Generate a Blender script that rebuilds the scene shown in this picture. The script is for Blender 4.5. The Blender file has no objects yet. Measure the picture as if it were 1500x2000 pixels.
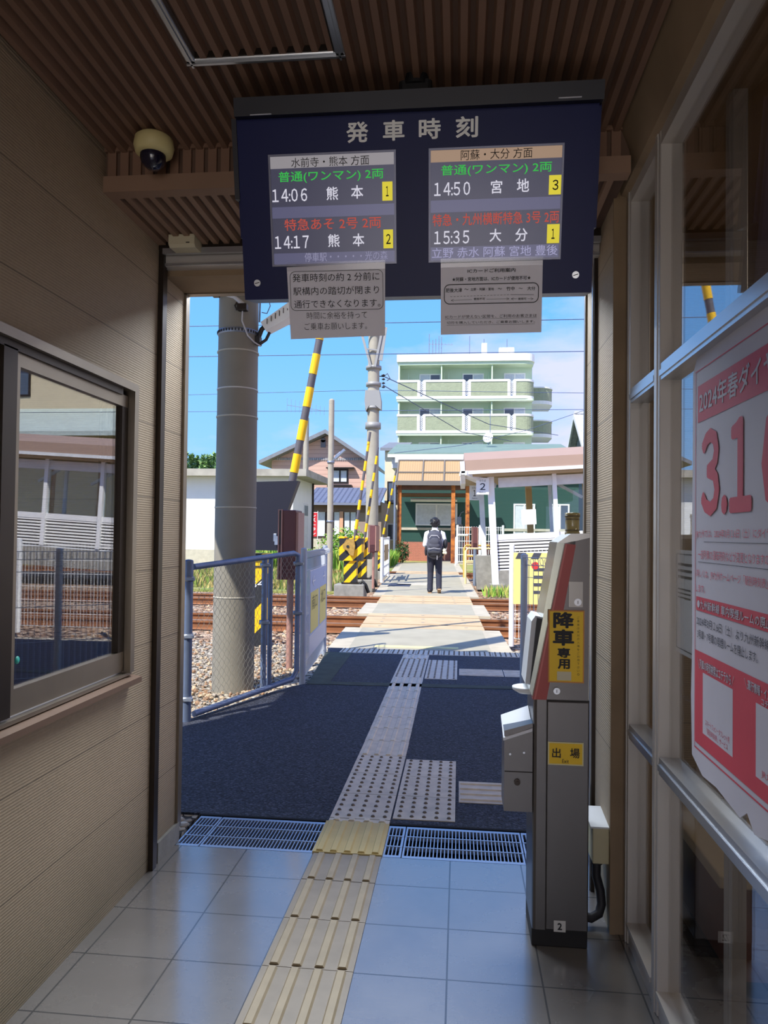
import bpy, bmesh, math, random
from mathutils import Vector, Matrix
random.seed(7)
SC = bpy.context.scene
COL = SC.collection
R = math.radians

# ------------------------------------------------------------------ camera
CAM_H, CAM_F, CAM_CX, CAM_CY = 1.42, 1430.0, 750.0, 1015.0
YAW, PITCH, ROLL = R(5.9), R(1.15), 0.012
_f = Vector((-math.sin(YAW) * math.cos(PITCH), math.cos(YAW) * math.cos(PITCH), math.sin(PITCH)))
_r0 = Vector((math.cos(YAW), math.sin(YAW), 0))
_u0 = _r0.cross(_f)
_r = _r0 * math.cos(ROLL) + _u0 * math.sin(ROLL)
_u = _u0 * math.cos(ROLL) - _r0 * math.sin(ROLL)
CAM = Vector((0, 0, CAM_H))
cam_data = bpy.data.cameras.new('camera')
cam = bpy.data.objects.new('camera', cam_data)
COL.objects.link(cam)
m3 = Matrix((_r, _u, -_f)).transposed()
cam.matrix_world = Matrix.Translation(CAM) @ m3.to_4x4()
cam_data.sensor_fit = 'AUTO'
cam_data.sensor_width = 36.0
cam_data.lens = CAM_F / 2000 * 36
cam_data.shift_y = (CAM_CY - 1000) / 2000
cam_data.clip_start = 0.02
cam_data.clip_end = 500
SC.camera = cam


def ray(x, y): return _f + _r * ((x - CAM_CX) / CAM_F) - _u * ((y - CAM_CY) / CAM_F)
def at(x, y, Y):
    d = ray(x, y); return CAM + d * (Y / d.y)
def gr(x, y, z=0.0):
    d = ray(x, y); return CAM + d * ((z - CAM_H) / d.z)
def ax(x, y, X):
    d = ray(x, y); return CAM + d * (X / d.x)


# ------------------------------------------------------------------ light
SUN_E, SKY_S = 6.2, 1.15
W = bpy.data.worlds.new('sky'); SC.world = W; W.use_nodes = True
nt = W.node_tree; nt.nodes.clear()
N = nt.nodes.new; L = nt.links.new
out = N('ShaderNodeOutputWorld'); bg = N('ShaderNodeBackground'); bg.inputs[1].default_value = SKY_S
tc = N('ShaderNodeTexCoord'); sep = N('ShaderNodeSeparateXYZ'); L(tc.outputs['Generated'], sep.inputs[0])
ramp = N('ShaderNodeValToRGB'); L(sep.outputs[2], ramp.inputs[0])
e = ramp.color_ramp.elements
e[0].position = 0.0; e[0].color = (0.33, 0.60, 1.0, 1)
e[1].position = 0.7; e[1].color = (0.07, 0.25, 0.80, 1)
k = ramp.color_ramp.elements.new(0.25); k.color = (0.17, 0.47, 1.0, 1)
mp = N('ShaderNodeMapping'); L(tc.outputs['Generated'], mp.inputs[0])
mp.inputs['Scale'].default_value = (1.0, 1.0, 2.6); mp.inputs['Location'].default_value = (0.35, 0.2, 0.1)
nz = N('ShaderNodeTexNoise'); nz.inputs['Scale'].default_value = 3.2; nz.inputs['Detail'].default_value = 8
nz.inputs['Roughness'].default_value = 0.55; L(mp.outputs[0], nz.inputs[0])
# more cloud to the right (east) and near the skyline
ma = N('ShaderNodeMath'); ma.operation = 'MULTIPLY_ADD'; L(sep.outputs[0], ma.inputs[0]); ma.inputs[1].default_value = 0.85; ma.inputs[2].default_value = 0.12
mb = N('ShaderNodeMath'); mb.operation = 'MULTIPLY_ADD'; L(sep.outputs[2], mb.inputs[0]); mb.inputs[1].default_value = -0.62; L(ma.outputs[0], mb.inputs[2])
mc = N('ShaderNodeMath'); mc.operation = 'ADD'; L(mb.outputs[0], mc.inputs[0]); L(nz.outputs[0], mc.inputs[1])
cr = N('ShaderNodeValToRGB'); L(mc.outputs[0], cr.inputs[0])
cr.color_ramp.elements[0].position = 0.40; cr.color_ramp.elements[0].color = (0, 0, 0, 1)
cr.color_ramp.elements[1].position = 0.62; cr.color_ramp.elements[1].color = (1, 1, 1, 1)
mix = N('ShaderNodeMix'); mix.data_type = 'RGBA'
L(cr.outputs[0], mix.inputs[0]); L(ramp.outputs[0], mix.inputs[6]); mix.inputs[7].default_value = (0.58, 0.62, 0.98, 1)
L(mix.outputs[2], bg.inputs[0]); L(bg.outputs[0], out.inputs[0])

SUN_DIR = Vector((1.0, 1.36, -2.0)).normalized()
sd = bpy.data.lights.new('sun', 'SUN'); sd.energy = SUN_E; sd.angle = R(0.55); sd.color = (1.0, 0.95, 0.86)
so = bpy.data.objects.new('sun', sd); COL.objects.link(so)
so.location = (-8, -10, 18)
so.rotation_euler = (-SUN_DIR).to_track_quat('Z', 'Y').to_euler()


def area(name, loc, rot, sx, sy, power, color):
    d = bpy.data.lights.new(name, 'AREA'); d.shape = 'RECTANGLE'; d.size = sx; d.size_y = sy; d.energy = power; d.color = color
    o = bpy.data.objects.new(name, d); COL.objects.link(o); o.location = loc; o.rotation_euler = rot
    return o
# added area light behind the viewer, standing in for daylight and brightening the hall
area('entrance_fill', (-0.3, -3.3, 1.35), (R(90), 0, 0), 1.8, 2.4, 22, (1.0, 0.90, 0.78))
# added unseen fill light above the doorway outside, aimed in to brighten the hall
cl = area('doorway_fill', (-0.35, 4.1, 3.35), (R(-58), 0, 0), 2.4, 0.9, 92, (0.86, 0.93, 1.0)); cl.data.spread = R(100)
# added fill light in the waiting room, so things behind the glass show
area('waiting_room_fill', (2.4, 1.6, 2.6), (0, 0, 0), 1.2, .3, 12, (1.0, 0.88, 0.72))

SC.view_settings.view_transform = 'Standard'
SC.view_settings.look = 'None'
SC.view_settings.gamma = 1.0
SC.view_settings.use_curve_mapping = False
SC.view_settings.exposure = 0.22
SC.cycles.max_bounces = 10
SC.cycles.diffuse_bounces = 5
SC.cycles.transparent_max_bounces = 16
SC.cycles.sample_clamp_indirect = 6.0


# ------------------------------------------------------------------ materials
def lin(c):
    return tuple(((v / 255) / 12.92 if v / 255 <= 0.04045 else (((v / 255) + 0.055) / 1.055) ** 2.4) for v in c) + (1.0,)

MATS = {}
def mat(name, rgb, rough=0.6, metal=0.0, noise=None, bump=None, spec=0.5, emit=None):
    """noise=(scale, amount[, rgb2])  bump=(scale, strength, distance)"""
    if name in MATS: return MATS[name]
    m = bpy.data.materials.new(name); m.use_nodes = True; t = m.node_tree
    b = t.nodes['Principled BSDF']
    b.inputs['Base Color'].default_value = lin(rgb); b.inputs['Roughness'].default_value = rough
    b.inputs['Metallic'].default_value = metal; b.inputs['Specular IOR Level'].default_value = spec
    co = t.nodes.new('ShaderNodeTexCoord')
    if noise:
        n = t.nodes.new('ShaderNodeTexNoise'); n.inputs['Scale'].default_value = noise[0]; n.inputs['Detail'].default_value = 5
        t.links.new(co.outputs['Object'], n.inputs[0])
        r = t.nodes.new('ShaderNodeValToRGB'); r.color_ramp.elements[0].position = 0.32; r.color_ramp.elements[1].position = 0.68
        c1 = lin(rgb)
        if len(noise) > 2: c0 = lin(noise[2])
        else: c0 = tuple(v * (1 - noise[1]) for v in c1[:3]) + (1,)
        r.color_ramp.elements[0].color = c0; r.color_ramp.elements[1].color = c1
        t.links.new(n.outputs[0], r.inputs[0]); t.links.new(r.outputs[0], b.inputs['Base Color'])
    if bump:
        n = t.nodes.new('ShaderNodeTexNoise'); n.inputs['Scale'].default_value = bump[0]; n.inputs['Detail'].default_value = 4
        t.links.new(co.outputs['Object'], n.inputs[0])
        bn = t.nodes.new('ShaderNodeBump'); bn.inputs['Strength'].default_value = bump[1]; bn.inputs['Distance'].default_value = bump[2]
        t.links.new(n.outputs[0], bn.inputs['Height']); t.links.new(bn.outputs[0], b.inputs['Normal'])
    if emit:
        b.inputs['Emission Color'].default_value = lin(emit[0]); b.inputs['Emission Strength'].default_value = emit[1]
    MATS[name] = m
    return m


def nodes(m): return m.node_tree, m.node_tree.nodes['Principled BSDF']
def mnode(t, op, a, b=None, c=None):
    n = t.nodes.new('ShaderNodeMath'); n.operation = op
    for i, v in enumerate((a, b, c)):
        if v is None: continue
        if isinstance(v, (int, float)): n.inputs[i].default_value = v
        else: t.links.new(v, n.inputs[i])
    return n.outputs[0]
def coord(t):
    co = t.nodes.new('ShaderNodeTexCoord'); s = t.nodes.new('ShaderNodeSeparateXYZ'); t.links.new(co.outputs['Object'], s.inputs[0])
    return co.outputs['Object'], s.outputs
def bumpto(t, b, h, strength, dist):
    n = t.nodes.new('ShaderNodeBump'); n.inputs['Strength'].default_value = strength; n.inputs['Distance'].default_value = dist
    t.links.new(h, n.inputs['Height']); t.links.new(n.outputs[0], b.inputs['Normal'])
def mixcol(t, fac, a, b):
    n = t.nodes.new('ShaderNodeMix'); n.data_type = 'RGBA'
    for i, v in ((0, fac), (6, a), (7, b)):
        if isinstance(v, (tuple, float, int)): n.inputs[i].default_value = v
        else: t.links.new(v, n.inputs[i])
    return n.outputs[2]
def noisef(t, vec, scale, detail=4, rough=0.5):
    n = t.nodes.new('ShaderNodeTexNoise'); n.inputs['Scale'].default_value = scale; n.inputs['Detail'].default_value = detail
    n.inputs['Roughness'].default_value = rough; t.links.new(vec, n.inputs[0]); return n.outputs[0]


def ribbed_wall(name, rgb, pitch=0.0095, seams=True):
    m = mat(name, rgb, 0.75); t, b = nodes(m); v, s = coord(t)
    rib = mnode(t, 'SINE', mnode(t, 'MULTIPLY', s[2], 2 * math.pi / pitch))
    fr = mnode(t, 'FRACT', mnode(t, 'MULTIPLY', mnode(t, 'ADD', s[2], -0.046), 1 / 0.303))
    seam = mnode(t, 'LESS_THAN', fr, 0.013)
    nz = noisef(t, v, 2.5, 6); n2 = noisef(t, v, 60, 3)
    k = mnode(t, 'MULTIPLY_ADD', nz, 0.5, mnode(t, 'MULTIPLY', n2, 0.35))
    col = mixcol(t, k, tuple(x * 0.72 for x in lin(rgb)[:3]) + (1,), tuple(min(1, x * 1.22) for x in lin(rgb)[:3]) + (1,))
    if seams:
        col = mixcol(t, mnode(t, 'MULTIPLY', seam, 0.55), col, (0.03, 0.025, 0.02, 1))
        # patchy olive tone, stronger towards the floor
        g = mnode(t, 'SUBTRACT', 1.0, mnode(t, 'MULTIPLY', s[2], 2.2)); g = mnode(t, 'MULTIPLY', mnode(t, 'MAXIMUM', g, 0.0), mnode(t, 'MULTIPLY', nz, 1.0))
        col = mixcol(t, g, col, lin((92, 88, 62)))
    t.links.new(col, b.inputs['Base Color'])
    h = mnode(t, 'ADD', mnode(t, 'MULTIPLY', rib, 0.5), mnode(t, 'MULTIPLY', n2, 0.8))
    bumpto(t, b, h, 0.4, 0.002)
    return m


def glass(name, ior=1.9, tint=(1, 1, 1), rough=0.0):
    if name in MATS: return MATS[name]
    m = bpy.data.materials.new(name); m.use_nodes = True; t = m.node_tree; t.nodes.clear()
    o = t.nodes.new('ShaderNodeOutputMaterial'); tr = t.nodes.new('ShaderNodeBsdfTransparent'); g = t.nodes.new('ShaderNodeBsdfGlossy')
    tr.inputs[0].default_value = tint + (1,); g.inputs['Roughness'].default_value = rough
    f = t.nodes.new('ShaderNodeFresnel'); ge_ = t.nodes.new('ShaderNodeNewGeometry'); mx_ = t.nodes.new('ShaderNodeMix')   # same air-to-glass ratio on both faces of the thin pane
    mx_.inputs[2].default_value = ior; mx_.inputs[3].default_value = 1 / ior; t.links.new(ge_.outputs['Backfacing'], mx_.inputs[0]); t.links.new(mx_.outputs[0], f.inputs[0])
    x = t.nodes.new('ShaderNodeMixShader'); t.links.new(f.outputs[0], x.inputs[0]); t.links.new(tr.outputs[0], x.inputs[1]); t.links.new(g.outputs[0], x.inputs[2])
    t.links.new(x.outputs[0], o.inputs[0]); MATS[name] = m
    return m


def sheet_mat(name, rgb, trans=0.5):
    """translucent plastic sheet"""
    m = mat(name, rgb, 0.4); t, b = nodes(m); o = t.nodes['Material Output']
    tl = t.nodes.new('ShaderNodeBsdfTranslucent'); tl.inputs[0].default_value = lin(rgb)
    x = t.nodes.new('ShaderNodeMixShader'); x.inputs[0].default_value = trans
    t.links.new(b.outputs[0], x.inputs[1]); t.links.new(tl.outputs[0], x.inputs[2]); t.links.new(x.outputs[0], o.inputs[0])
    return m


# ------------------------------------------------------------------ mesh building
class MB:
    def __init__(s): s.v = []; s.f = []; s.m = []; s.sm = []
    def add(s, vs, fs, mi=0, smooth=False):
        n = len(s.v); s.v += [Vector(v) for v in vs]
        for f in fs: s.f.append([i + n for i in f]); s.m.append(mi); s.sm.append(smooth)
        return s
    def box(s, a, b, mi=0):
        x0, y0, z0 = (min(a[i], b[i]) for i in range(3)); x1, y1, z1 = (max(a[i], b[i]) for i in range(3))
        return s.add([(x0, y0, z0), (x1, y0, z0), (x1, y1, z0), (x0, y1, z0), (x0, y0, z1), (x1, y0, z1), (x1, y1, z1), (x0, y1, z1)],
                     [(0, 3, 2, 1), (4, 5, 6, 7), (0, 1, 5, 4), (1, 2, 6, 5), (2, 3, 7, 6), (3, 0, 4, 7)], mi)
    def bbox(s, a, b, r=0.004, mi=0):
        """box with chamfered edges"""
        bm = bmesh.new(); bmesh.ops.create_cube(bm, size=1)
        c = (Vector(a) + Vector(b)) / 2; d = Vector([abs(a[i] - b[i]) for i in range(3)])
        for v in bm.verts: v.co = Vector((v.co.x * d.x, v.co.y * d.y, v.co.z * d.z)) + c
        r = min(r, 0.45 * min(d))
        bmesh.ops.bevel(bm, geom=list(bm.edges), offset=r, segments=2, affect='EDGES', profile=0.5)
        return s.bm(bm, mi)
    def bm(s, bm, mi=0, smooth=False):
        bm.verts.index_update()
        s.add([v.co.copy() for v in bm.verts], [[v.index for v in f.verts] for f in bm.faces], mi, smooth); bm.free(); return s
    def prism(s, pts, axis, a, b, mi=0, smooth=False):
        """polygon pts (2-D) extruded along axis ('x','y','z') from a to b"""
        def P(p, t):
            return {'x': (t, p[0], p[1]), 'y': (p[0], t, p[1]), 'z': (p[0], p[1], t)}[axis]
        n = len(pts); vs = [P(p, a) for p in pts] + [P(p, b) for p in pts]
        if smooth: s.add(vs[:n], [list(range(n))[::-1]], mi); s.add(vs[n:], [list(range(n))], mi); s.add(vs, [], mi)
        else: s.add(vs, [list(range(n))[::-1], list(range(n, 2 * n))], mi)
        base = len(s.v) - 2 * n
        for i in range(n):
            j = (i + 1) % n; s.f.append([base + i, base + j, base + n + j, base + n + i]); s.m.append(mi); s.sm.append(smooth)
        return s
    def tube(s, pts, r, seg=10, mi=0, cap=True, smooth=True, r1=None):
        pts = [Vector(p) for p in pts]; n = len(pts); rings = []
        up = Vector((0, 0, 1))
        d0 = (pts[1] - pts[0]).normalized()
        if abs(d0.dot(up)) > 0.95: up = Vector((0, 1, 0))
        x = d0.cross(up).normalized()
        for i, p in enumerate(pts):
            d = (pts[min(i + 1, n - 1)] - pts[max(i - 1, 0)]).normalized()
            x = (x - d * x.dot(d)).normalized(); y = d.cross(x)
            rr = r[i] if isinstance(r, (list, tuple)) else (r if r1 is None else r + (r1 - r) * i / (n - 1))
            rings.append([p + (x * math.cos(2 * math.pi * k / seg) + y * math.sin(2 * math.pi * k / seg)) * rr for k in range(seg)])
        vs = [v for rg in rings for v in rg]; fs = []
        for i in range(n - 1):
            for k in range(seg):
                fs.append((i * seg + k, i * seg + (k + 1) % seg, (i + 1) * seg + (k + 1) % seg, (i + 1) * seg + k))
        s.add(vs, fs, mi, smooth)
        if cap:                        # caps keep their own vertices so the side stays smooth
            s.add(rings[0], [list(range(seg))[::-1]], mi, False); s.add(rings[-1], [list(range(seg))], mi, False)
        return s
    def cyl(s, a, b, r, seg=16, mi=0, r1=None): return s.tube([a, b], r, seg, mi, True, True, r1)
    def bar(s, a, b, w, d=None, mi=0, up=(0, 0, 1)):
        """rectangular bar from a to b"""
        a = Vector(a); b = Vector(b); d = w if d is None else d
        t = (b - a).normalized(); u = Vector(up)
        if abs(t.dot(u)) > 0.98: u = Vector((0, 1, 0))
        x = t.cross(u).normalized() * (w / 2); y = x.cross(t).normalized() * (d / 2)
        vs = [a - x - y, a + x - y, a + x + y, a - x + y, b - x - y, b + x - y, b + x + y, b - x + y]
        return s.add(vs, [(0, 1, 2, 3), (7, 6, 5, 4), (0, 4, 5, 1), (1, 5, 6, 2), (2, 6, 7, 3), (3, 7, 4, 0)], mi)
    def sphere(s, c, r, mi=0, u=16, v=10, sc=(1, 1, 1)):
        bm = bmesh.new(); bmesh.ops.create_uvsphere(bm, u_segments=u, v_segments=v, radius=r)
        for q in bm.verts: q.co = Vector((q.co.x * sc[0], q.co.y * sc[1], q.co.z * sc[2])) + Vector(c)
        return s.bm(bm, mi, True)
    def lathe(s, prof, c, seg=24, mi=0):
        n = len(prof); vs = []
        for k in range(seg):
            a = 2 * math.pi * k / seg
            vs += [(c[0] + p[0] * math.cos(a), c[1] + p[0] * math.sin(a), c[2] + p[1]) for p in prof]
        fs = []
        for k in range(seg):
            j = (k + 1) % seg
            for i in range(n - 1): fs.append((k * n + i, j * n + i, j * n + i + 1, k * n + i + 1))
        return s.add(vs, fs, mi, True)
    def quad(s, a, b, c, d, mi=0): return s.add([a, b, c, d], [(0, 1, 2, 3)], mi)
    def build(s, name, mats, parent=None, local=False, fix=True):
        me = bpy.data.meshes.new(name)
        off = Vector((0, 0, 0))
        if parent and not local:
            p = parent
            while p: off += Vector(p.location); p = p.parent
        me.from_pydata([tuple(v - off) for v in s.v], [], s.f)
        if not isinstance(mats, (list, tuple)): mats = [mats]
        for m in mats: me.materials.append(m)
        for i, p in enumerate(me.polygons): p.material_index = s.m[i]; p.use_smooth = s.sm[i]
        if fix:
            b = bmesh.new(); b.from_mesh(me); bmesh.ops.recalc_face_normals(b, faces=b.faces); b.to_mesh(me); b.free()
        me.update()
        o = bpy.data.objects.new(name, me); COL.objects.link(o)
        if parent: o.parent = parent
        return o


def tag(o, label=None, cat=None, group=None, kind=None):
    if label: o['label'] = label
    if cat: o['category'] = cat
    if group: o['group'] = group
    if kind: o['kind'] = kind
    return o
def struct(mb, name, mats, fix=True): return tag(mb.build(name, mats, fix=fix), kind='structure')
def thing(name, label, cat, loc=(0, 0, 0), group=None, rot=(0, 0, 0)):
    o = bpy.data.objects.new(name, None); COL.objects.link(o); o.location = loc; o.rotation_euler = rot
    o.empty_display_size = 0.1
    return tag(o, label, cat, group)
def dup(root, loc, label=None, group=None, rot=None, scale=None):
    r = root.copy(); COL.objects.link(r); r.location = loc
    if rot is not None: r.rotation_euler = rot
    if scale: r.scale = (scale,) * 3
    if label: r['label'] = label
    if group: r['group'] = group
    for ch in list(root.children):
        c = ch.copy(); COL.objects.link(c); c.parent = r
        for g in list(ch.children):
            d = g.copy(); COL.objects.link(d); d.parent = c
    return r


DIGITS = str.maketrans('0123456789', '０１２３４５６７８９')
def text(body, m, parent, o, ux, uy, box, bold=0.0, name='lettering', local=True, spacing=1.0, cjk_digits=False):
    """printed lettering fitted to box=(x0,y0,x1,y1) on the plane o + ux*x + uy*y"""
    c = bpy.data.curves.new('t', 'FONT'); c.body = body.translate(DIGITS) if cjk_digits else body.replace('1', '１'); c.size = 1; c.resolution_u = 2; c.space_character = .62 if cjk_digits else spacing
    if bold < 0: c.offset = bold
    t = bpy.data.objects.new('t', c); COL.objects.link(t)
    dg = bpy.context.evaluated_depsgraph_get(); me = bpy.data.meshes.new_from_object(t.evaluated_get(dg))
    bpy.data.objects.remove(t); bpy.data.curves.remove(c)
    if bold > 0:                      # heavier strokes: the outline repeated with small shifts
        vs = [v.co.copy() for v in me.vertices]; fs = [list(p.vertices) for p in me.polygons]; V, F = [], []
        for dx, dy in ((0, 0), (1, 0), (-1, 0), (0, 1), (0, -1), (.7, .7), (-.7, .7), (.7, -.7), (-.7, -.7)):
            n = len(V); V += [(v.x + dx * bold * 1.3, v.y + dy * bold * 1.3, n / len(vs)) for v in vs]; F += [[i + n for i in f] for f in fs]
        bpy.data.meshes.remove(me); me = bpy.data.meshes.new(name); me.from_pydata(V, [], F)
    xs = [v.co.x for v in me.vertices]; ys = [v.co.y for v in me.vertices]
    x0, x1, y0, y1 = min(xs), max(xs), min(ys), max(ys)
    sx = (box[2] - box[0]) / max(x1 - x0, 1e-6); sy = (box[3] - box[1]) / max(y1 - y0, 1e-6)
    o = Vector(o); ux = Vector(ux); uy = Vector(uy); un = ux.cross(uy)
    off = Vector((0, 0, 0))
    if parent and not local:
        p = parent
        while p: off += Vector(p.location); p = p.parent
    for v in me.vertices:
        v.co = o + ux * (box[0] + (v.co.x - x0) * sx) + uy * (box[1] + (v.co.y - y0) * sy) + un * (.00006 * v.co.z) - off
    me.materials.clear(); me.materials.append(m); me.name = name
    q = bpy.data.objects.new(name, me); COL.objects.link(q); q.parent = parent
    return q

# ------------------------------------------------------------------ shared materials
WALL = (176, 156, 130)
m_rib = ribbed_wall('ribbed beige siding', WALL)
m_plain = mat('plain beige render', (150, 126, 98), 0.8, noise=(6, 0.2), bump=(80, 0.3, 0.001))
m_bronze = mat('bronze aluminium', (62, 54, 48), 0.38, 0.75)
m_beigealu = mat('champagne aluminium', (150, 138, 122), 0.35, 0.7, noise=(5, 0.15))
m_alu = mat('satin aluminium', (196, 198, 202), 0.3, 0.85)
m_alugrey = mat('anodised grey aluminium', (196, 190, 184), 0.42, 0.35)
m_slat = mat('brown ceiling slat', (134, 101, 81), 0.6, noise=(3, 0.18), bump=(40, 0.2, 0.001))
m_slatgap = mat('dark slat groove', (98, 74, 60), 0.8)
m_board = mat('brown soffit board', (152, 120, 98), 0.65, noise=(4, 0.12))
m_black = mat('black plastic', (18, 18, 20), 0.5)
m_white = mat('white paint', (236, 238, 240), 0.55)
m_dirtywhite = mat('weathered white paint', (226, 228, 230), 0.6, noise=(5, 0.12))
m_concrete = mat('grey concrete', (150, 148, 140), 0.85, noise=(7, 0.3), bump=(50, 0.4, 0.004))
m_lightconc = mat('pale concrete', (196, 190, 174), 0.85, noise=(5, 0.18), bump=(60, 0.3, 0.003))
m_steel = mat('brushed stainless steel', (150, 146, 140), 0.36, 0.85, bump=(120, 0.05, 0.0005))
m_galv = mat('galvanised steel', (150, 160, 178), 0.42, 0.6, noise=(14, 0.2))
m_yellow = mat('safety yellow', (250, 196, 8), 0.5, noise=(8, 0.1))
m_stripeblack = mat('stripe black', (36, 36, 40), 0.5)
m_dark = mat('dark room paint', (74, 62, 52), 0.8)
m_ink = mat('black ink', (22, 22, 28), 0.6)
m_glass = glass('window glass', 3.0); m_glass2 = glass('partition glass', 2.5)
m_clear = glass('clear shelter glass', 1.5, (0.93, 0.97, 0.98))

# ------------------------------------------------------------------ hall shell
XL, XR, YD, ZC = -1.285, 0.625, 3.0, 2.80
b = MB()
for a, c in (((XL - .14, -3.6, 0), (XL, 3.3, .86)), ((XL - .14, -3.6, 1.995), (XL, 3.3, 3.2)),
             ((XL - .14, 2.765, .86), (XL, 3.3, 1.995)), ((XL - .14, -3.6, .86), (XL, 0.75, 1.995))): b.box(a, c)
struct(b, 'wall_left', m_rib)

# floor : 0.303 m glazed tiles
m_floor = mat('glazed floor tile', (120, 120, 124), 0.3); t, bs = nodes(m_floor); v, s = coord(t)
fx = mnode(t, 'FRACT', mnode(t, 'MULTIPLY', mnode(t, 'ADD', s[0], 9.09 + .0265), 1 / .303))
fy = mnode(t, 'FRACT', mnode(t, 'MULTIPLY', mnode(t, 'ADD', s[1], 9.09 - 2.983), 1 / .303))
def edge(f): return mnode(t, 'MAXIMUM', mnode(t, 'LESS_THAN', f, .0095), mnode(t, 'GREATER_THAN', f, .9905))
gro = mnode(t, 'MAXIMUM', edge(fx), edge(fy))
nz = noisef(t, v, 3, 6, .6)
col = mixcol(t, nz, lin((106, 102, 98)), lin((132, 127, 124)))
col = mixcol(t, gro, col, lin((16, 15, 17))); t.links.new(col, bs.inputs['Base Color'])
mpn = t.nodes.new('ShaderNodeMapping'); mpn.inputs['Scale'].default_value = (1, 3.5, 1); mpn.inputs['Rotation'].default_value = (0, 0, .3); t.links.new(v, mpn.inputs[0])
rip = noisef(t, mpn.outputs[0], 22, 3)
bumpto(t, bs, mnode(t, 'SUBTRACT', mnode(t, 'MULTIPLY', rip, .5), gro), .22, .004)
t.links.new(mnode(t, 'MULTIPLY_ADD', gro, .5, mnode(t, 'MULTIPLY_ADD', nz, .14, .20)), bs.inputs['Roughness'])
bs.inputs['Specular IOR Level'].default_value = 1.0; bs.inputs['Coat Weight'].default_value = 0.8; bs.inputs['Coat Roughness'].default_value = 0.14; bs.inputs['Coat IOR'].default_value = 2.1
b = MB(); b.box((XL - .14, -3.6, -.2), (4.2, 3.235, 0)); struct(b, 'floor', m_floor)

# slatted ceiling
b = MB(); b.box((XL, -3.6, ZC), (.62, 2.5, ZC + .05), 1)
x = XL + .012
while x < .515:
    b.prism([(x, ZC), (x + .033, ZC), (x + .026, ZC - .02), (x + .007, ZC - .02)], 'y', -3.6, 2.5, 0); x += .0465
struct(b, 'ceiling', [m_slat, m_slatgap])
# slatted drop box over the doorway
b = MB(); XB = .556
b.box((XL, 2.505, 2.65), (XB, 2.54, ZC), 1)
b.box((XL, 2.49, 2.785), (XB, 2.515, 2.80), 0); b.box((XL, 2.485, 2.635), (XB, 2.54, 2.693), 2)
x = XL + .012
while x < XB - .03:
    b.box((x, 2.494, 2.693), (x + .031, 2.506, 2.785), 0); x += .0465
b.box((XL, 2.54, 2.655), (XB, 3.05, 2.69), 1); b.box((XL, 2.54, 2.636), (XL + .035, 2.97, 2.655), 2)
x = XL + .05
while x < XB - .03:
    b.prism([(x, 2.656), (x + .03, 2.656), (x + .026, 2.636), (x + .004, 2.636)], 'y', 2.54, 2.975, 2); x += .0465
struct(b, 'trim_1', [m_slat, m_slatgap, m_board])
# cornice above the glazed partition
b = MB(); b.prism([(.525, 2.80), (.80, 2.80), (.80, 2.655), (.60, 2.655), (.575, 2.665)], 'y', -3.6, 2.72); struct(b, 'trim_2', m_plain)
# right-hand pier beside the doorway: plain face and ribbed reveal
b = MB(); b.box((XB, 2.72, 0), (.80, 3.3, 2.8), 0); b.box((XB - .006, 2.726, 0), (XB, 3.3, 2.66), 1); b.box((XB - .008, 2.716, 0), (XB + .012, 2.727, 2.66), 2)
struct(b, 'wall_right', [m_plain, m_rib, m_plain])
# doorway surround
door = tag(thing('door_1', None, None), kind='structure')
b = MB(); b.box((XL - .02, 2.978, 0), (XL + .022, 3.012, 2.63)); b.box((XL - .02, 3.02, 0), (XL + .012, 3.045, 2.60)); b.build('frame_post', m_bronze, door)
b = MB(); b.box((XL + .0, 3.01, 0), (XL + .016, 3.022, 2.60)); b.build('frame_strip', m_alu, door)
b = MB(); b.box((XB - .02, 3.03, .0), (XB + .01, 3.045, 2.6)); b.box((XB - .022, 3.06, 0), (XB + .01, 3.08, 2.6)); b.build('frame_post', m_bronze, door)
b = MB(); b.box((XB - .024, 3.044, 0), (XB, 3.061, 2.6)); b.build('frame_strip', m_alu, door)
b = MB(); b.box((XL, 2.975, 2.618), (XB, 3.05, 2.652)); b.box((XL, 3.0, 2.555), (XB, 3.05, 2.618), 1); b.box((XL + .02, 2.968, 2.598), (XB, 2.985, 2.622), 2); b.box((XL + .02, 2.99, 2.556), (XB, 3.0, 2.566), 2)
b.build('head_track', [m_bronze, m_alugrey, m_alu], door)
b = MB(); b.box((XL, 3.05, 2.53), (XB, 3.3, 3.2), 0); b.box((XL, 3.27, 2.525), (XB, 3.31, 2.56), 1); b.build('lintel', [m_plain, m_beigealu], door)
b = MB(); b.box((XL - .01, 3.27, .06), (XL + .012, 3.312, 2.56)); b.box((XB - .014, 3.28, .0), (XB + .01, 3.312, 2.56)); b.build('corner_trim', m_beigealu, door)
b = MB(); b.box((XL - .01, 3.05, 0), (XL + .014, 3.29, .085)); struct(b, 'baseboard_left', m_concrete)

# outer walls of the ticket office (left) and waiting room (right), roof slab and canopy
b = MB(); b.box((-3.3, 3.16, 0), (XL - .14, 3.3, 3.5)); struct(b, 'wall_front', m_rib)
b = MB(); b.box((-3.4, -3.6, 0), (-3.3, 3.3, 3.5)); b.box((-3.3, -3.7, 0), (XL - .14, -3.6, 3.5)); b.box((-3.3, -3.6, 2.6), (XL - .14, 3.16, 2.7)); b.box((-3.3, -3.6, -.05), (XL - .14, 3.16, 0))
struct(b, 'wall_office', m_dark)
b = MB(); b.box((.80, 3.16, 0), (4.2, 3.3, 3.5)); struct(b, 'wall_platform', m_rib)
b = MB(); b.box((4.2, -3.6, 0), (4.3, 3.3, 3.5)); b.box((.66, -3.7, 0), (4.2, -3.6, 3.5)); b.box((.66, -3.6, 2.66), (4.2, 3.16, 2.8)); struct(b, 'wall_waiting_room', mat('tan waiting-room wall', (150, 122, 90), .8))
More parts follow.
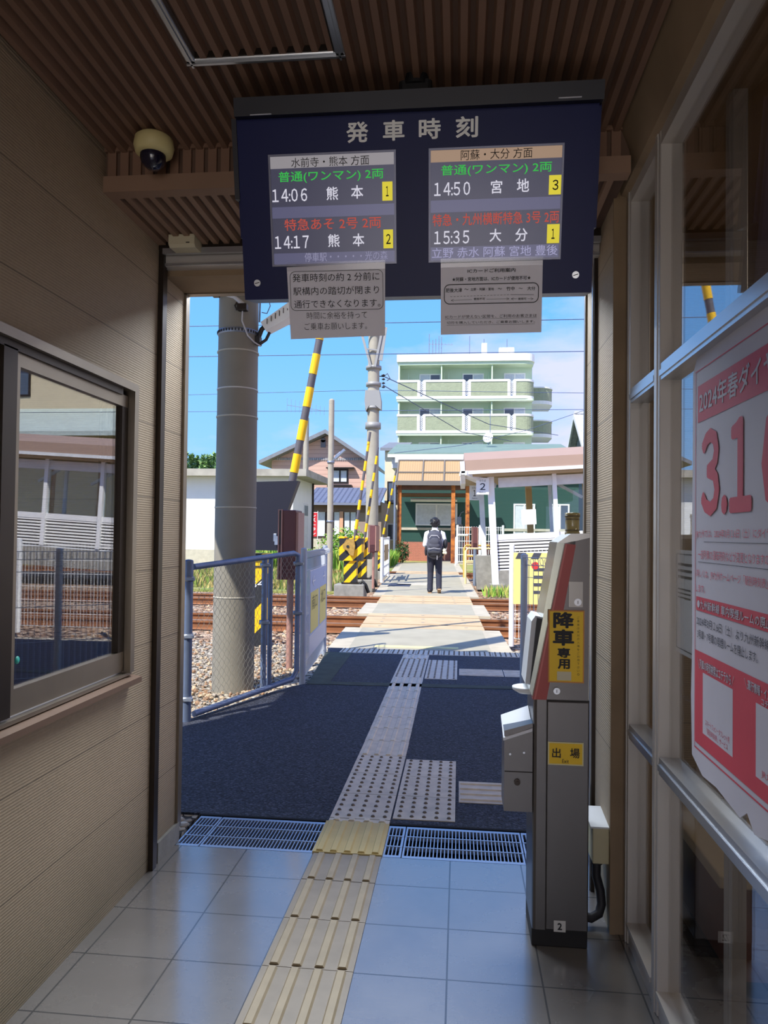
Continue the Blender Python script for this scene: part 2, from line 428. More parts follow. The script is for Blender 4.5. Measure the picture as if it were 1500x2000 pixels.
m_canopy = mat('brown canopy soffit', (150, 132, 118), 0.7, noise=(2, 0.08))
m_fascia = mat('cream fascia', (228, 218, 190), 0.6)
b = MB(); b.box((-3.4, -3.8, 3.2), (5.6, 3.35, 3.3), 0); b.box((-3.4, 3.3, 3.71), (5.6, 6.42, 3.78), 0); b.box((-3.4, 3.3, 3.2), (5.6, 3.36, 3.78), 0)
b.box((-3.4, 6.36, 3.575), (5.6, 6.42, 3.80), 1); b.box((-3.4, 6.42, 3.60), (5.6, 6.52, 3.70), 1)
b.box((-3.4, -3.8, 3.78), (5.6, 6.42, 3.84), 0)
struct(b, 'canopy_roof', [m_canopy, m_fascia])

# ------------------------------------------------------------------ left office window
w1 = tag(thing('window_1', None, None), kind='structure')
Y0, Y1, Z0, Z1 = .75, 2.765, .86, 1.995
b = MB()
b.box((XL - .1, Y1 - .035, Z0 + .012), (XL + .022, Y1, Z1 - .03), 0); b.box((XL - .1, Y0, Z1 - .03), (XL + .022, Y1, Z1), 0)
b.box((XL - .1, Y0, Z0), (XL + .012, Y1, Z0 + .012), 0); b.build('casing', m_beigealu, w1)
b = MB(); b.prism([(XL - .1, Z0 - .012), (XL + .045, Z0 - .03), (XL + .045, Z0 - .01), (XL - .1, Z0 + .012)], 'y', Y0 - .03, Y1 + .02); b.build('sill', mat('brown sill', (122, 96, 78), 0.5, 0.2), w1)
b = MB(); b.box((XL - .03, Y0, Z0 + .012), (XL - .012, Y1 - .035, Z0 + .022)); b.box((XL - .06, Y0, Z0 + .012), (XL - .045, Y1 - .035, Z0 + .022)); b.build('track', m_alu, w1)
b = MB()
for k in range(4): b.box((XL - .09 + .018 * k, Y1 - .10 + .012 * k, Z0 + .012), (XL - .08 + .018 * k, Y1 - .0352, Z1 - .0302))
b.box((XL - .09, Y0, Z1 - .055), (XL + .005, Y1 - .101, Z1 - .0301)); b.build('jamb', m_bronze, w1)
def sash(y0, y1, xx, left):
    b = MB(); z0, z1 = Z0 + .02, Z1 - .05
    b.box((xx - .015, y0, z0 + .075), (xx + .015, y0 + .03, z1 - .045), 0); b.box((xx - .015, y1 - .045, z0 + .075), (xx + .015, y1, z1 - .045), 1)
    b.box((xx - .015, y0, z0), (xx + .015, y1, z0 + .075), 0); b.box((xx - .015, y0, z1 - .045), (xx + .015, y1, z1), 0)
    s = b.build('sash', [m_beigealu, m_bronze], w1)
    g = MB(); g.box((xx - .003, y0 + .04, z0 + .06), (xx + .003, y1 - .04, z1 - .04)); g.build('pane', m_glass, s)
    return s
sh = sash(1.995, Y1 - .04, XL - .02, True)
sash(Y0, 2.01, XL - .055, False)
b = MB(); b.box((XL - .05, 1.93, Z0 + .02), (XL + .005, 1.995, Z1 - .05)); b.build('meeting_stile', m_bronze, w1)
pr = ax(44, 1303, XL + .001)
stick = MB(); stick.lathe([(0, 0), (.012, 0), (.012, .0006), (0, .0006)], (0, 0, 0), 16); so_ = stick.build('round_sticker', mat('turquoise sticker', (40, 165, 150), 0.5), w1, local=True)
so_.location = (XL - .0165, pr.y, pr.z + .02); so_.rotation_euler = (0, R(90), 0)

# ------------------------------------------------------------------ right glazed partition
w2 = tag(thing('window_2', None, None), kind='structure')
def channel(b, y, w=.062):
    b.bbox((.595, y - w / 2, 0), (.665, y + w / 2, 2.66), .004, 0); b.box((.592, y - w * .18, 0), (.597, y + w * .18, 2.66), 0)
for y in (2.685, 2.305, .95):
    b = MB(); channel(b, y, .05 if y > 2.5 else .066); b.build('post', m_alugrey, w2)
b = MB()
b.box((.597, -3.6, 2.615), (.665, 2.71, 2.66)); b.build('transom', m_alugrey, w2)
for z in (1.895, .715):
    for (ya, yb) in ((2.34, 2.66), (.98, 2.272), (-3.6, .92)):
        b = MB(); b.box((.598, ya, z), (.662, yb, z + .05)); b.box((.594, ya, z + .012), (.60, yb, z + .03)); b.build('rail', m_alu, w2)
for (ya, yb) in ((2.34, 2.66), (.98, 2.272), (-3.6, .92)):
    b = MB(); b.box((.60, ya, .0), (.66, yb, .06)); b.box((.592, ya, .06), (.66, yb, .075)); b.build('bottom_rail', m_alugrey, w2)
    for (za, zb) in ((.075, .715), (.765, 1.895), (1.945, 2.615)):
        g = MB(); g.box((.628, ya - .005, za - .005), (.633, yb + .005, zb + .005)); g.build('pane', m_glass2, w2)

# what shows behind the glass: counter and steel upright in the waiting room
ct = thing('low_cabinet', 'low red-brown cabinet with a beige top inside the waiting room behind the glass', 'cabinet', (1.3, 2.6, 0))
b = MB(); b.bbox((.80, 2.35, .35), (1.85, 2.95, .39), .006); b.build('cabinet_top', mat('beige laminate', (206, 190, 164), 0.5), ct)
b = MB(); b.box((.85, 2.38, .06), (1.8, 2.92, .35)); b.build('carcass', mat('red-brown laminate', (120, 74, 58), 0.5), ct)
b = MB(); b.box((.88, 2.40, 0), (1.78, 2.90, .06)); b.build('plinth', m_black, ct)
b = MB(); b.bbox((.735, 2.07, 0), (.775, 2.13, 2.655), .003); b.box((.733, 2.09, .0), (.735, 2.11, 2.655))
tag(b.build('steel_upright', m_alugrey), 'grey steel upright inside the waiting room behind the glass', 'post')

# ------------------------------------------------------------------ drain grates
m_grate = mat('grating steel', (176, 188, 206), 0.38, 0.7)
m_pit = mat('drain pit', (16, 17, 22), 0.9)
b = MB(); b.box((XL, 3.235, -.25), (XB + .3, 3.61, -.14)); b.box((XL, 3.60, -.2), (XB + .3, 3.62, 0)); b.box((XL, 3.225, -.2), (XB + .3, 3.236, -.002)); struct(b, 'drain_channel', m_pit)
def grate(x0, x1, label):
    b = MB(); y0, y1, z = 3.245, 3.59, -.003
    b.box((x0, y0, -.03), (x1, y0 + .022, z)); b.box((x0, y1 - .022, -.03), (x1, y1, z)); b.box((x0, y0 + .022, -.03), (x0 + .008, y1 - .022, z)); b.box((x1 - .008, y0 + .022, -.03), (x1, y1 - .022, z))
    x = x0 + .02
    while x < x1 - .01: b.box((x, y0 + .022, -.028), (x + .0045, y1 - .022, z - .0005)); x += .0165
    for k in (1, 2, ): b.box((x0, y0 + k * (y1 - y0) / 3 - .004, -.02), (x1, y0 + k * (y1 - y0) / 3 + .004, z + .001))
    tag(b.build('drain_grate', m_grate), label, 'grate', 'steel drain grates across the doorway')
grate(XL + .01, -1.165, 'short end piece of drain grating against the left wall')
grate(-1.16, -.632, 'steel drain grating between the left wall and the tactile strip')
grate(-.325, -.245, 'narrow drain grating just right of the yellow tactile plate')
grate(-.24, .30, 'long steel drain grating between the tactile strip and the ticket gate')
grate(.305, .555, 'drain grating behind the ticket gate by the right pier')

# ------------------------------------------------------------------ tactile paving
m_tact = mat('worn cream tactile tile', (150, 138, 122), 0.5, noise=(12, 0.15))
m_tactout = mat('greyed outdoor tactile tile', (232, 220, 200), 0.6, noise=(14, 0.2))
m_tactyel = mat('yellow rubber tactile plate', (206, 184, 124), 0.6, noise=(10, 0.1))
def tactile(x0, y0, w, d, kind, m, label, z=0.0, n=4, across=False, bar_col=None):
    b = MB(); b.box((x0, y0, z - .02), (x0 + w, y0 + d, z + .004))
    if kind == 'bar':
        for k in range(n):
            if across:
                c = y0 + d * (k + .5) / n; q = [(c - .014, z + .004), (c + .014, z + .004), (c + .009, z + .011), (c - .009, z + .011)]
                b.prism([(p[0], p[1]) for p in q], 'x', x0 + .008, x0 + w - .008, 1)
            else:
                c = x0 + w * (k + .5) / n; q = [(c - .017, z + .004), (c + .017, z + .004), (c + .011, z + .012), (c - .011, z + .012)]
                b.prism(q, 'y', y0 + .008, y0 + d - .008, 1)
    else:
        for i in range(5):
            for j in range(5):
                cx, cy = x0 + w * (i + .5) / 5, y0 + d * (j + .5) / 5
                b.cyl((cx, cy, z + .004), (cx, cy, z + .011), .0115, 8, 1, .007)
    tag(b.build('tactile_tile', [m, bar_col or (m_stud if kind == 'dot' else m)]), label, 'tactile tile', 'tactile paving tiles')
m_stud = mat('dirt-dark stud', (112, 100, 86), .7)
TX, TW = -.630, .302
m_tactbar = mat('cream tactile bar', (168, 152, 124), 0.5, noise=(12, 0.15))
where = ['first', 'second', 'third', 'fourth', 'fifth', 'sixth', 'seventh', 'eighth', 'ninth']
y = 2.985; q = 0
tactile(TX, 2.985, TW, .245, 'bar', m_tact, 'short cream ribbed tile on the hall floor touching the drain grating', bar_col=m_tactbar)
for k in range(4):
    y = 2.983 - .303 * (k + 1); q += 1
    if y > 1.7: tactile(TX, y, TW, .300, 'bar', m_tact, 'cream ribbed guide tile, %s whole one on the hall floor counting back from the doorway' % where[k], bar_col=m_tactbar)
tactile(TX - .008, 3.237, .312, .352, 'bar', m_tactyel, 'yellow rubber ribbed plate laid over the drain grating', z=.004, n=5)
tactile(TX, 3.597, TW, .04, 'bar', m_tactout, 'thin strip of ribbed tile between the yellow plate and the studded tiles', n=4)
DP = .35
for k in range(3):
    tactile(TX, 3.645 + DP * k, TW, DP - .006, 'dot', m_tactout, 'studded tile of the left column outside the door, %s from the grating' % where[k])
    tactile(TX + .312, 3.67 + .325 * k, .31, .32, 'dot', m_tactout, 'studded tile of the right column outside the door, %s from the grating' % where[k])
yy = 3.645 + 3 * DP; BP = .324
for k in range(8):
    tactile(TX - .002 * k, yy + BP * k, TW, BP - .006, 'bar', m_tactout, 'greyed ribbed tile on the asphalt, %s beyond the studded tiles' % where[k], n=4)
yy += BP * 8
for k in range(3):
    tactile(TX - .014, yy + .365 * k, TW, .36, 'dot', m_tactout, 'studded tile of the far cluster, left column, %s in the row' % where[k])
    tactile(TX + .30, yy - .03 + .365 * k, .32, .36, 'dot', m_tactout, 'studded tile of the far cluster, right column, %s in the row' % where[k])
tactile(TX - .014, yy + 1.10, TW, .28, 'bar', m_tactout, 'ribbed tile joining the far studded cluster to the cross row', n=4)
for k in range(2):
    tactile(.01 + .305 * k, 3.94, .30, .33, 'bar', m_tactout, 'ribbed tile laid crosswise towards the ticket gate, %s from the studded tiles' % where[k], n=4, across=True)
for k in range(3):
    tactile(.01 + .46 * k, yy + .2, .45, .36, 'bar', m_tactout, 'far ribbed tile laid crosswise towards the right fence, %s from the studded cluster' % where[k], n=4, across=True)
for k in range(9):
    tactile(-1.42 + .305 * k, 8.70, .30, .32, 'dot', m_tactout, 'studded tile in the cross row before the level crossing, %s from the left' % where[k])

# ------------------------------------------------------------------ ground outside
m_asph = mat('dark asphalt', (70, 74, 84), 0.85); t, bs = nodes(m_asph); v, s = coord(t)
vo = t.nodes.new('ShaderNodeTexVoronoi'); vo.inputs['Scale'].default_value = 85; t.links.new(v, vo.inputs[0])
g2 = noisef(t, v, 1.2, 4)
col = mixcol(t, mnode(t, 'MULTIPLY', vo.outputs['Distance'], 1.1), lin((66, 72, 90)), lin((14, 16, 24)))
sepc = t.nodes.new('ShaderNodeSeparateColor'); t.links.new(vo.outputs['Color'], sepc.inputs[0])
col = mixcol(t, mnode(t, 'MULTIPLY', mnode(t, 'POWER', sepc.outputs[0], 4), .45), col, lin((120, 128, 150)))
col = mixcol(t, mnode(t, 'MULTIPLY', g2, .4), col, lin((36, 38, 48))); t.links.new(col, bs.inputs['Base Color'])
bumpto(t, bs, mnode(t, 'SUBTRACT', 1, vo.outputs['Distance']), .8, .006)
b = MB(); b.prism([(-1.30, 3.62), (-1.42, 3.62), (-2.08, 5.28), (-1.60, 6.6), (-1.42, 6.86), (-1.56, 8.7), (-1.62, 9.05), (6, 9.05), (6, 3.62)], 'z', -.10, 0)
struct(b, 'asphalt_ground', m_asph)
b = MB(); b.prism([(-1.42, 6.82), (-1.44, 6.96), (2.6, 7.08), (2.6, 6.96)], 'z', -.05, .004); b.prism([(-1.42, 6.95), (-1.22, 6.95), (-1.26, 8.7), (-1.58, 8.7)], 'z', -.05, .003)
struct(b, 'trim_3', mat('mossy kerb', (74, 82, 72), 0.9, noise=(8, 0.3)))
m_gravel = mat('pale gravel', (186, 176, 156), 0.95); t, bs = nodes(m_gravel); v, s = coord(t)
vo = t.nodes.new('ShaderNodeTexVoronoi'); vo.inputs['Scale'].default_value = 24; t.links.new(v, vo.inputs[0])
sepc = t.nodes.new('ShaderNodeSeparateColor'); t.links.new(vo.outputs['Color'], sepc.inputs[0])
col = mixcol(t, sepc.outputs[0], lin((142, 128, 108)), lin((214, 204, 186)))
col = mixcol(t, mnode(t, 'GREATER_THAN', vo.outputs['Distance'], .62), col, lin((60, 52, 44))); t.links.new(col, bs.inputs['Base Color'])
bumpto(t, bs, mnode(t, 'SUBTRACT', 1, vo.outputs['Distance']), 1.0, .03)
m_ball = mat('rusty track ballast', (170, 140, 112), 0.95); t, bs = nodes(m_ball); v, s = coord(t)
vo = t.nodes.new('ShaderNodeTexVoronoi'); vo.inputs['Scale'].default_value = 13; t.links.new(v, vo.inputs[0])
sepc = t.nodes.new('ShaderNodeSeparateColor'); t.links.new(vo.outputs['Color'], sepc.inputs[0])
col = mixcol(t, sepc.outputs[0], lin((140, 104, 78)), lin((214, 186, 156)))
col = mixcol(t, mnode(t, 'GREATER_THAN', vo.outputs['Distance'], .6), col, lin((66, 46, 34))); t.links.new(col, bs.inputs['Base Color'])
bumpto(t, bs, mnode(t, 'SUBTRACT', 1, vo.outputs['Distance']), 1.0, .05)
b = MB(); b.box((-40, 3.62, -.3), (40, 9.4, -.03)); b.box((-40, 3.3, -.3), (-1.30, 3.62, -.012)); struct(b, 'gravel_ground', m_gravel)
b = MB(); b.box((-60, 9.4, -.5), (60, 30.0, -.17)); struct(b, 'ballast_ground', m_ball)
m_verge = mat('grassy verge', (118, 142, 66), 0.95, noise=(1.6, 0.3, (176, 160, 104)), bump=(20, 1, 0.05))
b = MB(); b.box((-60, 19.0, -.4), (-3.0, 26.0, -.10)); b.box((-60, 30, -.4), (60, 140, -.04)); struct(b, 'verge_ground', m_verge)
b = MB(); b.box((-30, -40, -.4), (30, -3.6, -.02)); struct(b, 'forecourt_ground', m_lightconc)

# level-crossing surface and the path to the far exit
m_path = mat('grey crossing paving', (170, 165, 146), 0.85, noise=(2.5, 0.15), bump=(70, 0.4, 0.004))
m_pathedge = mat('pale path edge', (192, 183, 162), 0.85, noise=(4, 0.2), bump=(50, 0.4, 0.004))
def pathx(Y):   # left and right edge of the path at depth Y
    if Y < 18: return (-1.62 - .048 * (Y - 9.05), .66 - .025 * (Y - 9.05))
    return (-2.05 - .055 * (Y - 18), .44 - .025 * (Y - 18))
def slab(mb, ya, yb, i, o, z0=-.17, z1=0.0, mi=0):
    (a0, a1), (b0, b1) = pathx(ya), pathx(yb)
    mb.prism([(a0 + i, ya), (a1 - i, ya), (b1 - o, yb), (b0 + o, yb)], 'z', z0, z1, mi)
GROOVES = [11.55, 12.62, 15.55, 16.62, 27.0, 28.07]
b = MB()
for ya, yb in ((9.05, 11.10), (13.06, 15.10), (17.10, 26.5), (28.6, 37.2)):
    slab(b, ya, yb, 0, 0, z1=-.002, mi=1); slab(b, ya, yb, .26, .26, z1=.002)
b.box((-1.62, 37.2, -.2), (.6, 41, .0), 0); b.box((-4, 36.9, -.2), (1.5, 37.3, -.002), 1)
struct(b, 'crossing_path', [m_path, m_pathedge])
m_mark = mat('worn yellow road paint', (236, 226, 150), 0.7, noise=(6, 0.3, (190, 184, 150)))
b = MB(); b.box((-1.05, 9.18, 0), (-.0, 9.34, .006)); tag(b.build('painted_line', m_mark), 'worn pale yellow stop line painted just before the level crossing', 'road marking')
b = MB(); b.box((-1.75, 20.6, 0), (-.9, 21.6, .012)); tag(b.build('concrete_patch', m_lightconc), 'pale concrete patch on the path just beyond the second track', 'paving')
b = MB(); b.box((-1.95, 20.0, 0), (-1.35, 20.9, .012)); tag(b.build('manhole_cover', mat('dark cover plate', (66, 70, 88), 0.6)), 'dark rectangular cover plate on the path left of the walker', 'cover plate')
m_plank = mat('tan crossing plank', (204, 178, 140), 0.8, noise=(3, 0.2), bump=(30, 0.4, 0.004))
ordn = ('first', 'second', 'third')
for k in range(3):
    g0, g1 = GROOVES[2 * k], GROOVES[2 * k + 1]; mid = (g0 + g1) / 2
    for (ya, yb, w) in ((g0 - .45, g0 - .05, 'nearer outside'), (g0 + .06, mid - .01, 'nearer inside'), (mid + .01, g1 - .06, 'farther inside'), (g1 + .05, g1 + .45, 'farther outside')):
        b = MB(); slab(b, ya, yb, .22, .22, -.15, .005)
        for fx_ in (.15, .5, .85):
            x = pathx(ya)[0] + .22 + fx_ * 1.9; b.cyl((x, (ya + yb) / 2, .005), (x, (ya + yb) / 2, .007), .03, 8, 1)
        tag(b.build('crossing_plank', [m_plank, m_concrete]), 'tan crossing plank on the %s of the %s track' % (w, ordn[k]), 'plank', 'tan planks between and beside the rails of the crossing')
# rails
m_rust = mat('rusty rail steel', (150, 98, 62), 0.7, 0.2, noise=(5, 0.3))
m_railtop = mat('worn rail head', (186, 166, 148), 0.3, 0.8)
for k, yg in enumerate(GROOVES):
    z = -.0
    b = MB(); b.prism([(yg - .065, z - .15), (yg + .065, z - .15), (yg + .06, z - .137), (yg + .012, z - .12), (yg + .010, z - .05), (yg + .034, z - .04), (yg + .034, z - .004), (yg - .034, z - .004), (yg - .034, z - .04), (yg - .010, z - .05), (yg - .012, z - .12), (yg - .06, z - .137)], 'x', -45, 45, 0)
    b.box((-45, yg - .03, z - .006), (45, yg + .03, z - .001), 1)
    tag(b.build('rail', [m_rust, m_railtop]), 'rusty steel rail, %s one of the %s track from the station' % (('nearer', 'farther')[k % 2], ordn[k // 2]), 'rail', 'rails of the three tracks')

# loose stones round the pole and between the tracks
b = MB(); rs = random.Random(3)
def stone(b, x, y, z, r, rs):
    bm = bmesh.new(); bmesh.ops.create_icosphere(bm, subdivisions=1, radius=r)
    sx, sy, sz = rs.uniform(.7, 1.3), rs.uniform(.7, 1.3), rs.uniform(.5, .9); a = rs.uniform(0, 6.28)
    for v_ in bm.verts:
        p = v_.co * rs.uniform(.8, 1.15); v_.co = Vector((x + (p.x * math.cos(a) - p.y * math.sin(a)) * sx, y + (p.x * math.sin(a) + p.y * math.cos(a)) * sy, z + p.z * sz))
    b.bm(bm, rs.randrange(3))
for i in range(1500):
    x = rs.uniform(-3.4, -1.45); y = rs.uniform(5.2, 9.6)
    if x > -2.1 and y < 6.6 and x > -2.1 + (y - 5.2) * .36: continue
    if x > -1.62 and y > 6.6: continue
    stone(b, x, y, -.02, rs.uniform(.012, .03), rs)
for i in range(1700):
    x = rs.uniform(-5.5, 3.2); y = rs.uniform(9.6, 15.4)
    l, r_ = pathx(y)
    if l - .1 < x < r_ + .1: continue
    stone(b, x, y, -.16, rs.uniform(.025, .05), rs)
tag(b.build('loose_ballast', [mat('stone tan', (196, 172, 142), .9), mat('stone grey', (160, 150, 138), .9), mat('stone brown', (150, 118, 92), .9)]), 'loose pale and brown ballast stones beside the path and tracks', 'gravel', kind='stuff')


def grass(name, label, boxes, n, h, cols, seed, z=0.0, cat='grass'):
    rs = random.Random(seed); b = MB()
    for (x0, x1, y0, y1, hs) in boxes:
        for i in range(n):
            x, y = rs.uniform(x0, x1), rs.uniform(y0, y1); hh = h * hs * rs.uniform(.5, 1.15); a = rs.uniform(0, 6.28); w = hh * rs.uniform(.05, .10)
            dx, dy = math.cos(a), math.sin(a); lx, ly = rs.uniform(-.4, .4) * hh, rs.uniform(-.4, .4) * hh
            b.add([(x - dx * w, y - dy * w, z), (x + dx * w, y + dy * w, z), (x + dx * w * .7 + lx * .5, y + dy * w * .7 + ly * .5, z + hh * .6), (x + lx, y + ly, z + hh), (x - dx * w * .7 + lx * .5, y - dy * w * .7 + ly * .5, z + hh * .6)], [(0, 1, 2, 3, 4)], rs.randrange(len(cols)))
    return tag(b.build(name, cols, fix=False), label, cat, kind='stuff')
def bush(name, label, cat, c, rx, ry, h, n, cols, seed, leaf=.09, group=None, stems=True, cone=False):
    """leafy shrub: foliage of many small leaves on a few stems"""
    rs = random.Random(seed); root = thing(name, label, cat, c, group)
    b = MB(); i = 0
    while i < n:
        u = [rs.uniform(-1, 1) for _ in range(3)]; d = math.sqrt(sum(q * q for q in u))
        if d > 1 or d < .35: continue
        if cone:
            zz = rs.random() ** 1.2; k = (1 - zz) ** .8 * rs.uniform(.4, 1); a = rs.uniform(0, 6.28); p = Vector((math.cos(a) * rx * k, math.sin(a) * ry * k, h * (.08 + .92 * zz)))
        else:
            bumpy = 1 + .25 * math.sin(3 * u[0] * 3 + seed) * math.cos(2.5 * u[1] * 3)
            p = Vector((u[0] * rx * bumpy, u[1] * ry, h * .52 + u[2] * h * .5 * bumpy))
            if p.z < 0: p.z = abs(p.z) * .4
        a = Vector((rs.uniform(-1, 1), rs.uniform(-1, 1), rs.uniform(-.4, 1))).normalized(); q = a.cross(Vector((rs.uniform(-1, 1), rs.uniform(-1, 1), 1))).normalized(); l = leaf * rs.uniform(.6, 1.3)
        b.add([p, p + a * l * .5 + q * l * .28, p + a * l, p + a * l * .5 - q * l * .28], [(0, 1, 2, 3)], rs.randrange(len(cols))); i += 1
    b.build('foliage', cols, root, local=True, fix=False)
    if stems:
        st = MB()
        if cone: st.tube([(0, 0, 0), (0, 0, h * .9)], max(.03, rx * .05), 6, r1=.02)
        else:
            for k in range(5): st.tube([(rs.uniform(-.2, .2) * rx, rs.uniform(-.2, .2) * ry, 0), (rs.uniform(-.5, .5) * rx, rs.uniform(-.5, .5) * ry, h * .6)], .015, 5, r1=.006)
        st.build('stem', mat('stem brown', (96, 78, 56), .9), root, local=True)
    return root
G1 = [mat('leaf light green', (128, 176, 60), .7), mat('leaf green', (84, 136, 44), .7), mat('leaf yellow green', (176, 190, 84), .7)]
G2 = [mat('leaf dark green', (44, 82, 44), .7), mat('leaf deep green', (62, 104, 54), .7)]
G3 = [mat('straw grass', (190, 170, 110), .8), mat('verge green', (134, 158, 72), .8), mat('olive grass', (112, 128, 62), .8)]
grass('verge_grass', 'green and straw-coloured verge grass left of the path between the tracks', [(-14, -3.2, 19.3, 25.6, 1)], 7000, .32, G3, 5, -.1)
grass('platform_weeds', 'small weeds growing at the foot of the platform shelter posts', [(.62, 1.7, 18.2, 19.6, 1)], 260, .26, G1 + [G3[0]], 6, -.1)
grass('far_weeds', 'tall bright green weeds beyond the third track left of the path', [(-9, -3.6, 29.2, 31.5, 1), (-4.6, -3.1, 31.5, 36.5, .9)], 4200, .75, G1, 8, -.05)
p = at(672, 1078, 31.0)
bush('overgrown_shrub', 'yellow-green overgrown shrub behind the crossing barrier left of the path', 'shrub', (p.x, 31.6, -.05), 1.15, .9, 1.65, 2600, G1, 11, .13)
p = at(785, 1070, 36.5)
bush('potted_bush', 'dark green bush at the foot of the leftmost rusty canopy post', 'shrub', (p.x + .02, 36.6, 0), .34, .3, 1.05, 900, G2, 12, .1)

G4 = [mat('hazy cedar green', (112, 148, 96), .8), mat('hazy cedar shade', (92, 128, 88), .8), mat('hazy light green', (142, 172, 104), .8)]
# ------------------------------------------------------------------ distant hill and cedars
b = MB(); prof = [(-80, 0), (-60, 9.5), (-48, 11.6), (-40, 10.4), (-30, 6.0), (-16, 2.0), (0, 0)]
b.prism(prof, 'y', 120, 132); struct(b, 'hill', mat('wooded hillside', (128, 156, 104), .95, noise=(.5, .35), bump=(2, 1, .4)))
for k, (px_, py_, hh) in enumerate(((362, 884, 4.6), (374, 890, 3.6), (386, 893, 3.4), (397, 892, 3.8), (408, 890, 4.0), (418, 888, 4.2), (428, 892, 3.6))):
    yk = 114.5 + 1.5 * (k % 3); p = at(px_, py_, yk)
    bush('cedar_tree', 'distant dark cedar, number %s from the left on the hill behind the hut' % ('one two three four five six seven'.split()[k]), 'tree', (p.x, yk, p.z - hh), 1.0, .6, hh, 420, G4, 40 + k, .6, 'distant cedars on the hill', cone=True)
# the trunks stand on a low rise
b = MB(); b.prism([(-70, 0), (-56, 10.0), (-47, 11.2), (-38, 11.0), (-34, 8.5), (-26, 5.0), (-14, 0)], 'y', 113, 119.5); struct(b, 'hill_rise', mat('wooded rise', (148, 172, 104), .95, noise=(.6, .3), bump=(2, 1, .4)))

# ------------------------------------------------------------------ concrete pole by the fence
m_pole = mat('weathered concrete pole', (132, 128, 118), 0.75, noise=(3, 0.12), bump=(30, 0.15, 0.003))
m_lbl = mat('pale pole marking', (190, 190, 190), .6)
pl = thing('utility_pole', 'thick concrete pole rising beside the chain-link gate at the left', 'pole', (-2.07, 6.62, -.05))
b = MB(); b.tube([(-2.07, 6.62, -.05), (-2.07, 6.62, 8.5)], .192, 40, r1=.168); b.build('shaft', m_pole, pl)
def ring(z, r, h, m, name='steel_band', teeth=False):
    b = MB(); b.lathe([(r - .004, 0), (r + .004, 0), (r + .004, h), (r - .004, h)], (-2.07, 6.62, z), 40)
    if teeth:
        for k in range(40):
            a = k * math.pi / 20; b.box((-2.07 + math.cos(a) * (r + .004) - .006, 6.62 + math.sin(a) * (r + .004) - .006, z + h * .25), (-2.07 + math.cos(a) * (r + .004) + .006, 6.62 + math.sin(a) * (r + .004) + .006, z + h * .75), 1)
    b.build(name, [m, m_stripeblack], pl)
zof = lambda y: at(465, y, 6.45).z
ring(zof(648), .184, .045, m_galv, teeth=True); ring(zof(757), .185, .012, m_lbl, 'painted_ring')
for yy_ in (683, 812, 992, 1170): ring(zof(yy_), .1875, .014, mat('scuffed grey', (176, 172, 160), .8), 'painted_ring')
cb = thing('supply_cable', 'grey insulated cable drooping from the canopy edge to a clamp on the pole', 'cable', (-2.1, 6.42, 3.55))
b = MB(); q0 = Vector((-2.22, 6.44, 3.595)); q1 = Vector((-1.98, 6.45, 3.50))
b.tube([q0, q0 + Vector((.07, 0, .0)), q0 + Vector((.16, .0, -.03)), q1], .020, 10); b.tube([q1, q1 + Vector((.0, -.02, -.16)), q1 + Vector((.05, -.0, -.29)), q1 + Vector((.10, .05, -.34)), q1 + Vector((.14, .11, -.36))], .007, 8)
b.build('cable_run', mat('grey cable sheath', (188, 186, 190), .5), cb)
b = MB(); b.bbox((-2.02, 6.39, 3.43), (-1.93, 6.46, 3.49), .006); b.tube([(-2.02, 6.40, 3.50), (-2.04, 6.40, 3.47), (-2.02, 6.40, 3.43)], .008, 6); b.build('clamp', m_bronze, cb)
b = MB(); b.bbox((-2.26, 6.43, 3.565), (-2.20, 6.47, 3.60), .004); b.build('bracket', m_bronze, cb)
# white flood lamp on the pole
fl = thing('flood_lamp', 'white ribbed lamp housing on a clamp at the right side of the concrete pole', 'lamp', (-1.85, 6.62, 3.35))
a0, a1 = at(518, 642, 6.62), at(600, 588, 6.62)
dirv = (a1 - a0).normalized(); nrm = Vector((-dirv.z, 0, dirv.x))
b = MB(); b.add([a0 + nrm * .05 + Vector((0, s_ * .07, 0)) for s_ in (-1, 1)] + [a1 + nrm * .055 + Vector((0, s_ * .1, 0)) for s_ in (-1, 1)] + [a0 - nrm * .045 + Vector((0, s_ * .07, 0)) for s_ in (-1, 1)] + [a1 - nrm * .085 + Vector((0, s_ * .1, 0)) for s_ in (-1, 1)],
      [(0, 1, 3, 2), (4, 6, 7, 5), (0, 2, 6, 4), (1, 5, 7, 3), (0, 4, 5, 1), (2, 3, 7, 6)])
for k in range(7):
    c = a0 + dirv * (.06 + k * .045) + nrm * .02; b.bar(c + Vector((0, -.085, .02)), c + Vector((0, -.085, -.03)), .006, .006, 1)
b.build('housing', [m_white, m_bronze], fl)
b = MB(); c = Vector((-1.86, 6.6, a0.z)); b.tube([c + Vector((-.03, 0, -.14)), c + Vector((.02, -.02, -.02)), c + Vector((.06, 0, .03))], .022, 8); b.tube([c + Vector((.01, -.04, -.16)), c + Vector((.07, -.04, -.12)), c + Vector((.10, -.03, -.05))], .015, 8); b.bbox(c + Vector((-.05, -.04, -.16)), c + Vector((.01, .04, -.08)), .005)
b.build('clamp_arm', m_stripeblack, fl)
b = MB(); b.tube([c + Vector((.0, -.02, .05)), c + Vector((.005, -.02, .3)), c + Vector((.03, 0, .45))], .008, 6)
b.tube([c + Vector((.02, -.02, .14)), c + Vector((.07, -.02, .13)), c + Vector((.10, -.02, .2)), c + Vector((.07, -.02, .30)), c + Vector((.03, -.02, .34))], .005, 6); b.build('wire', m_galv, fl)

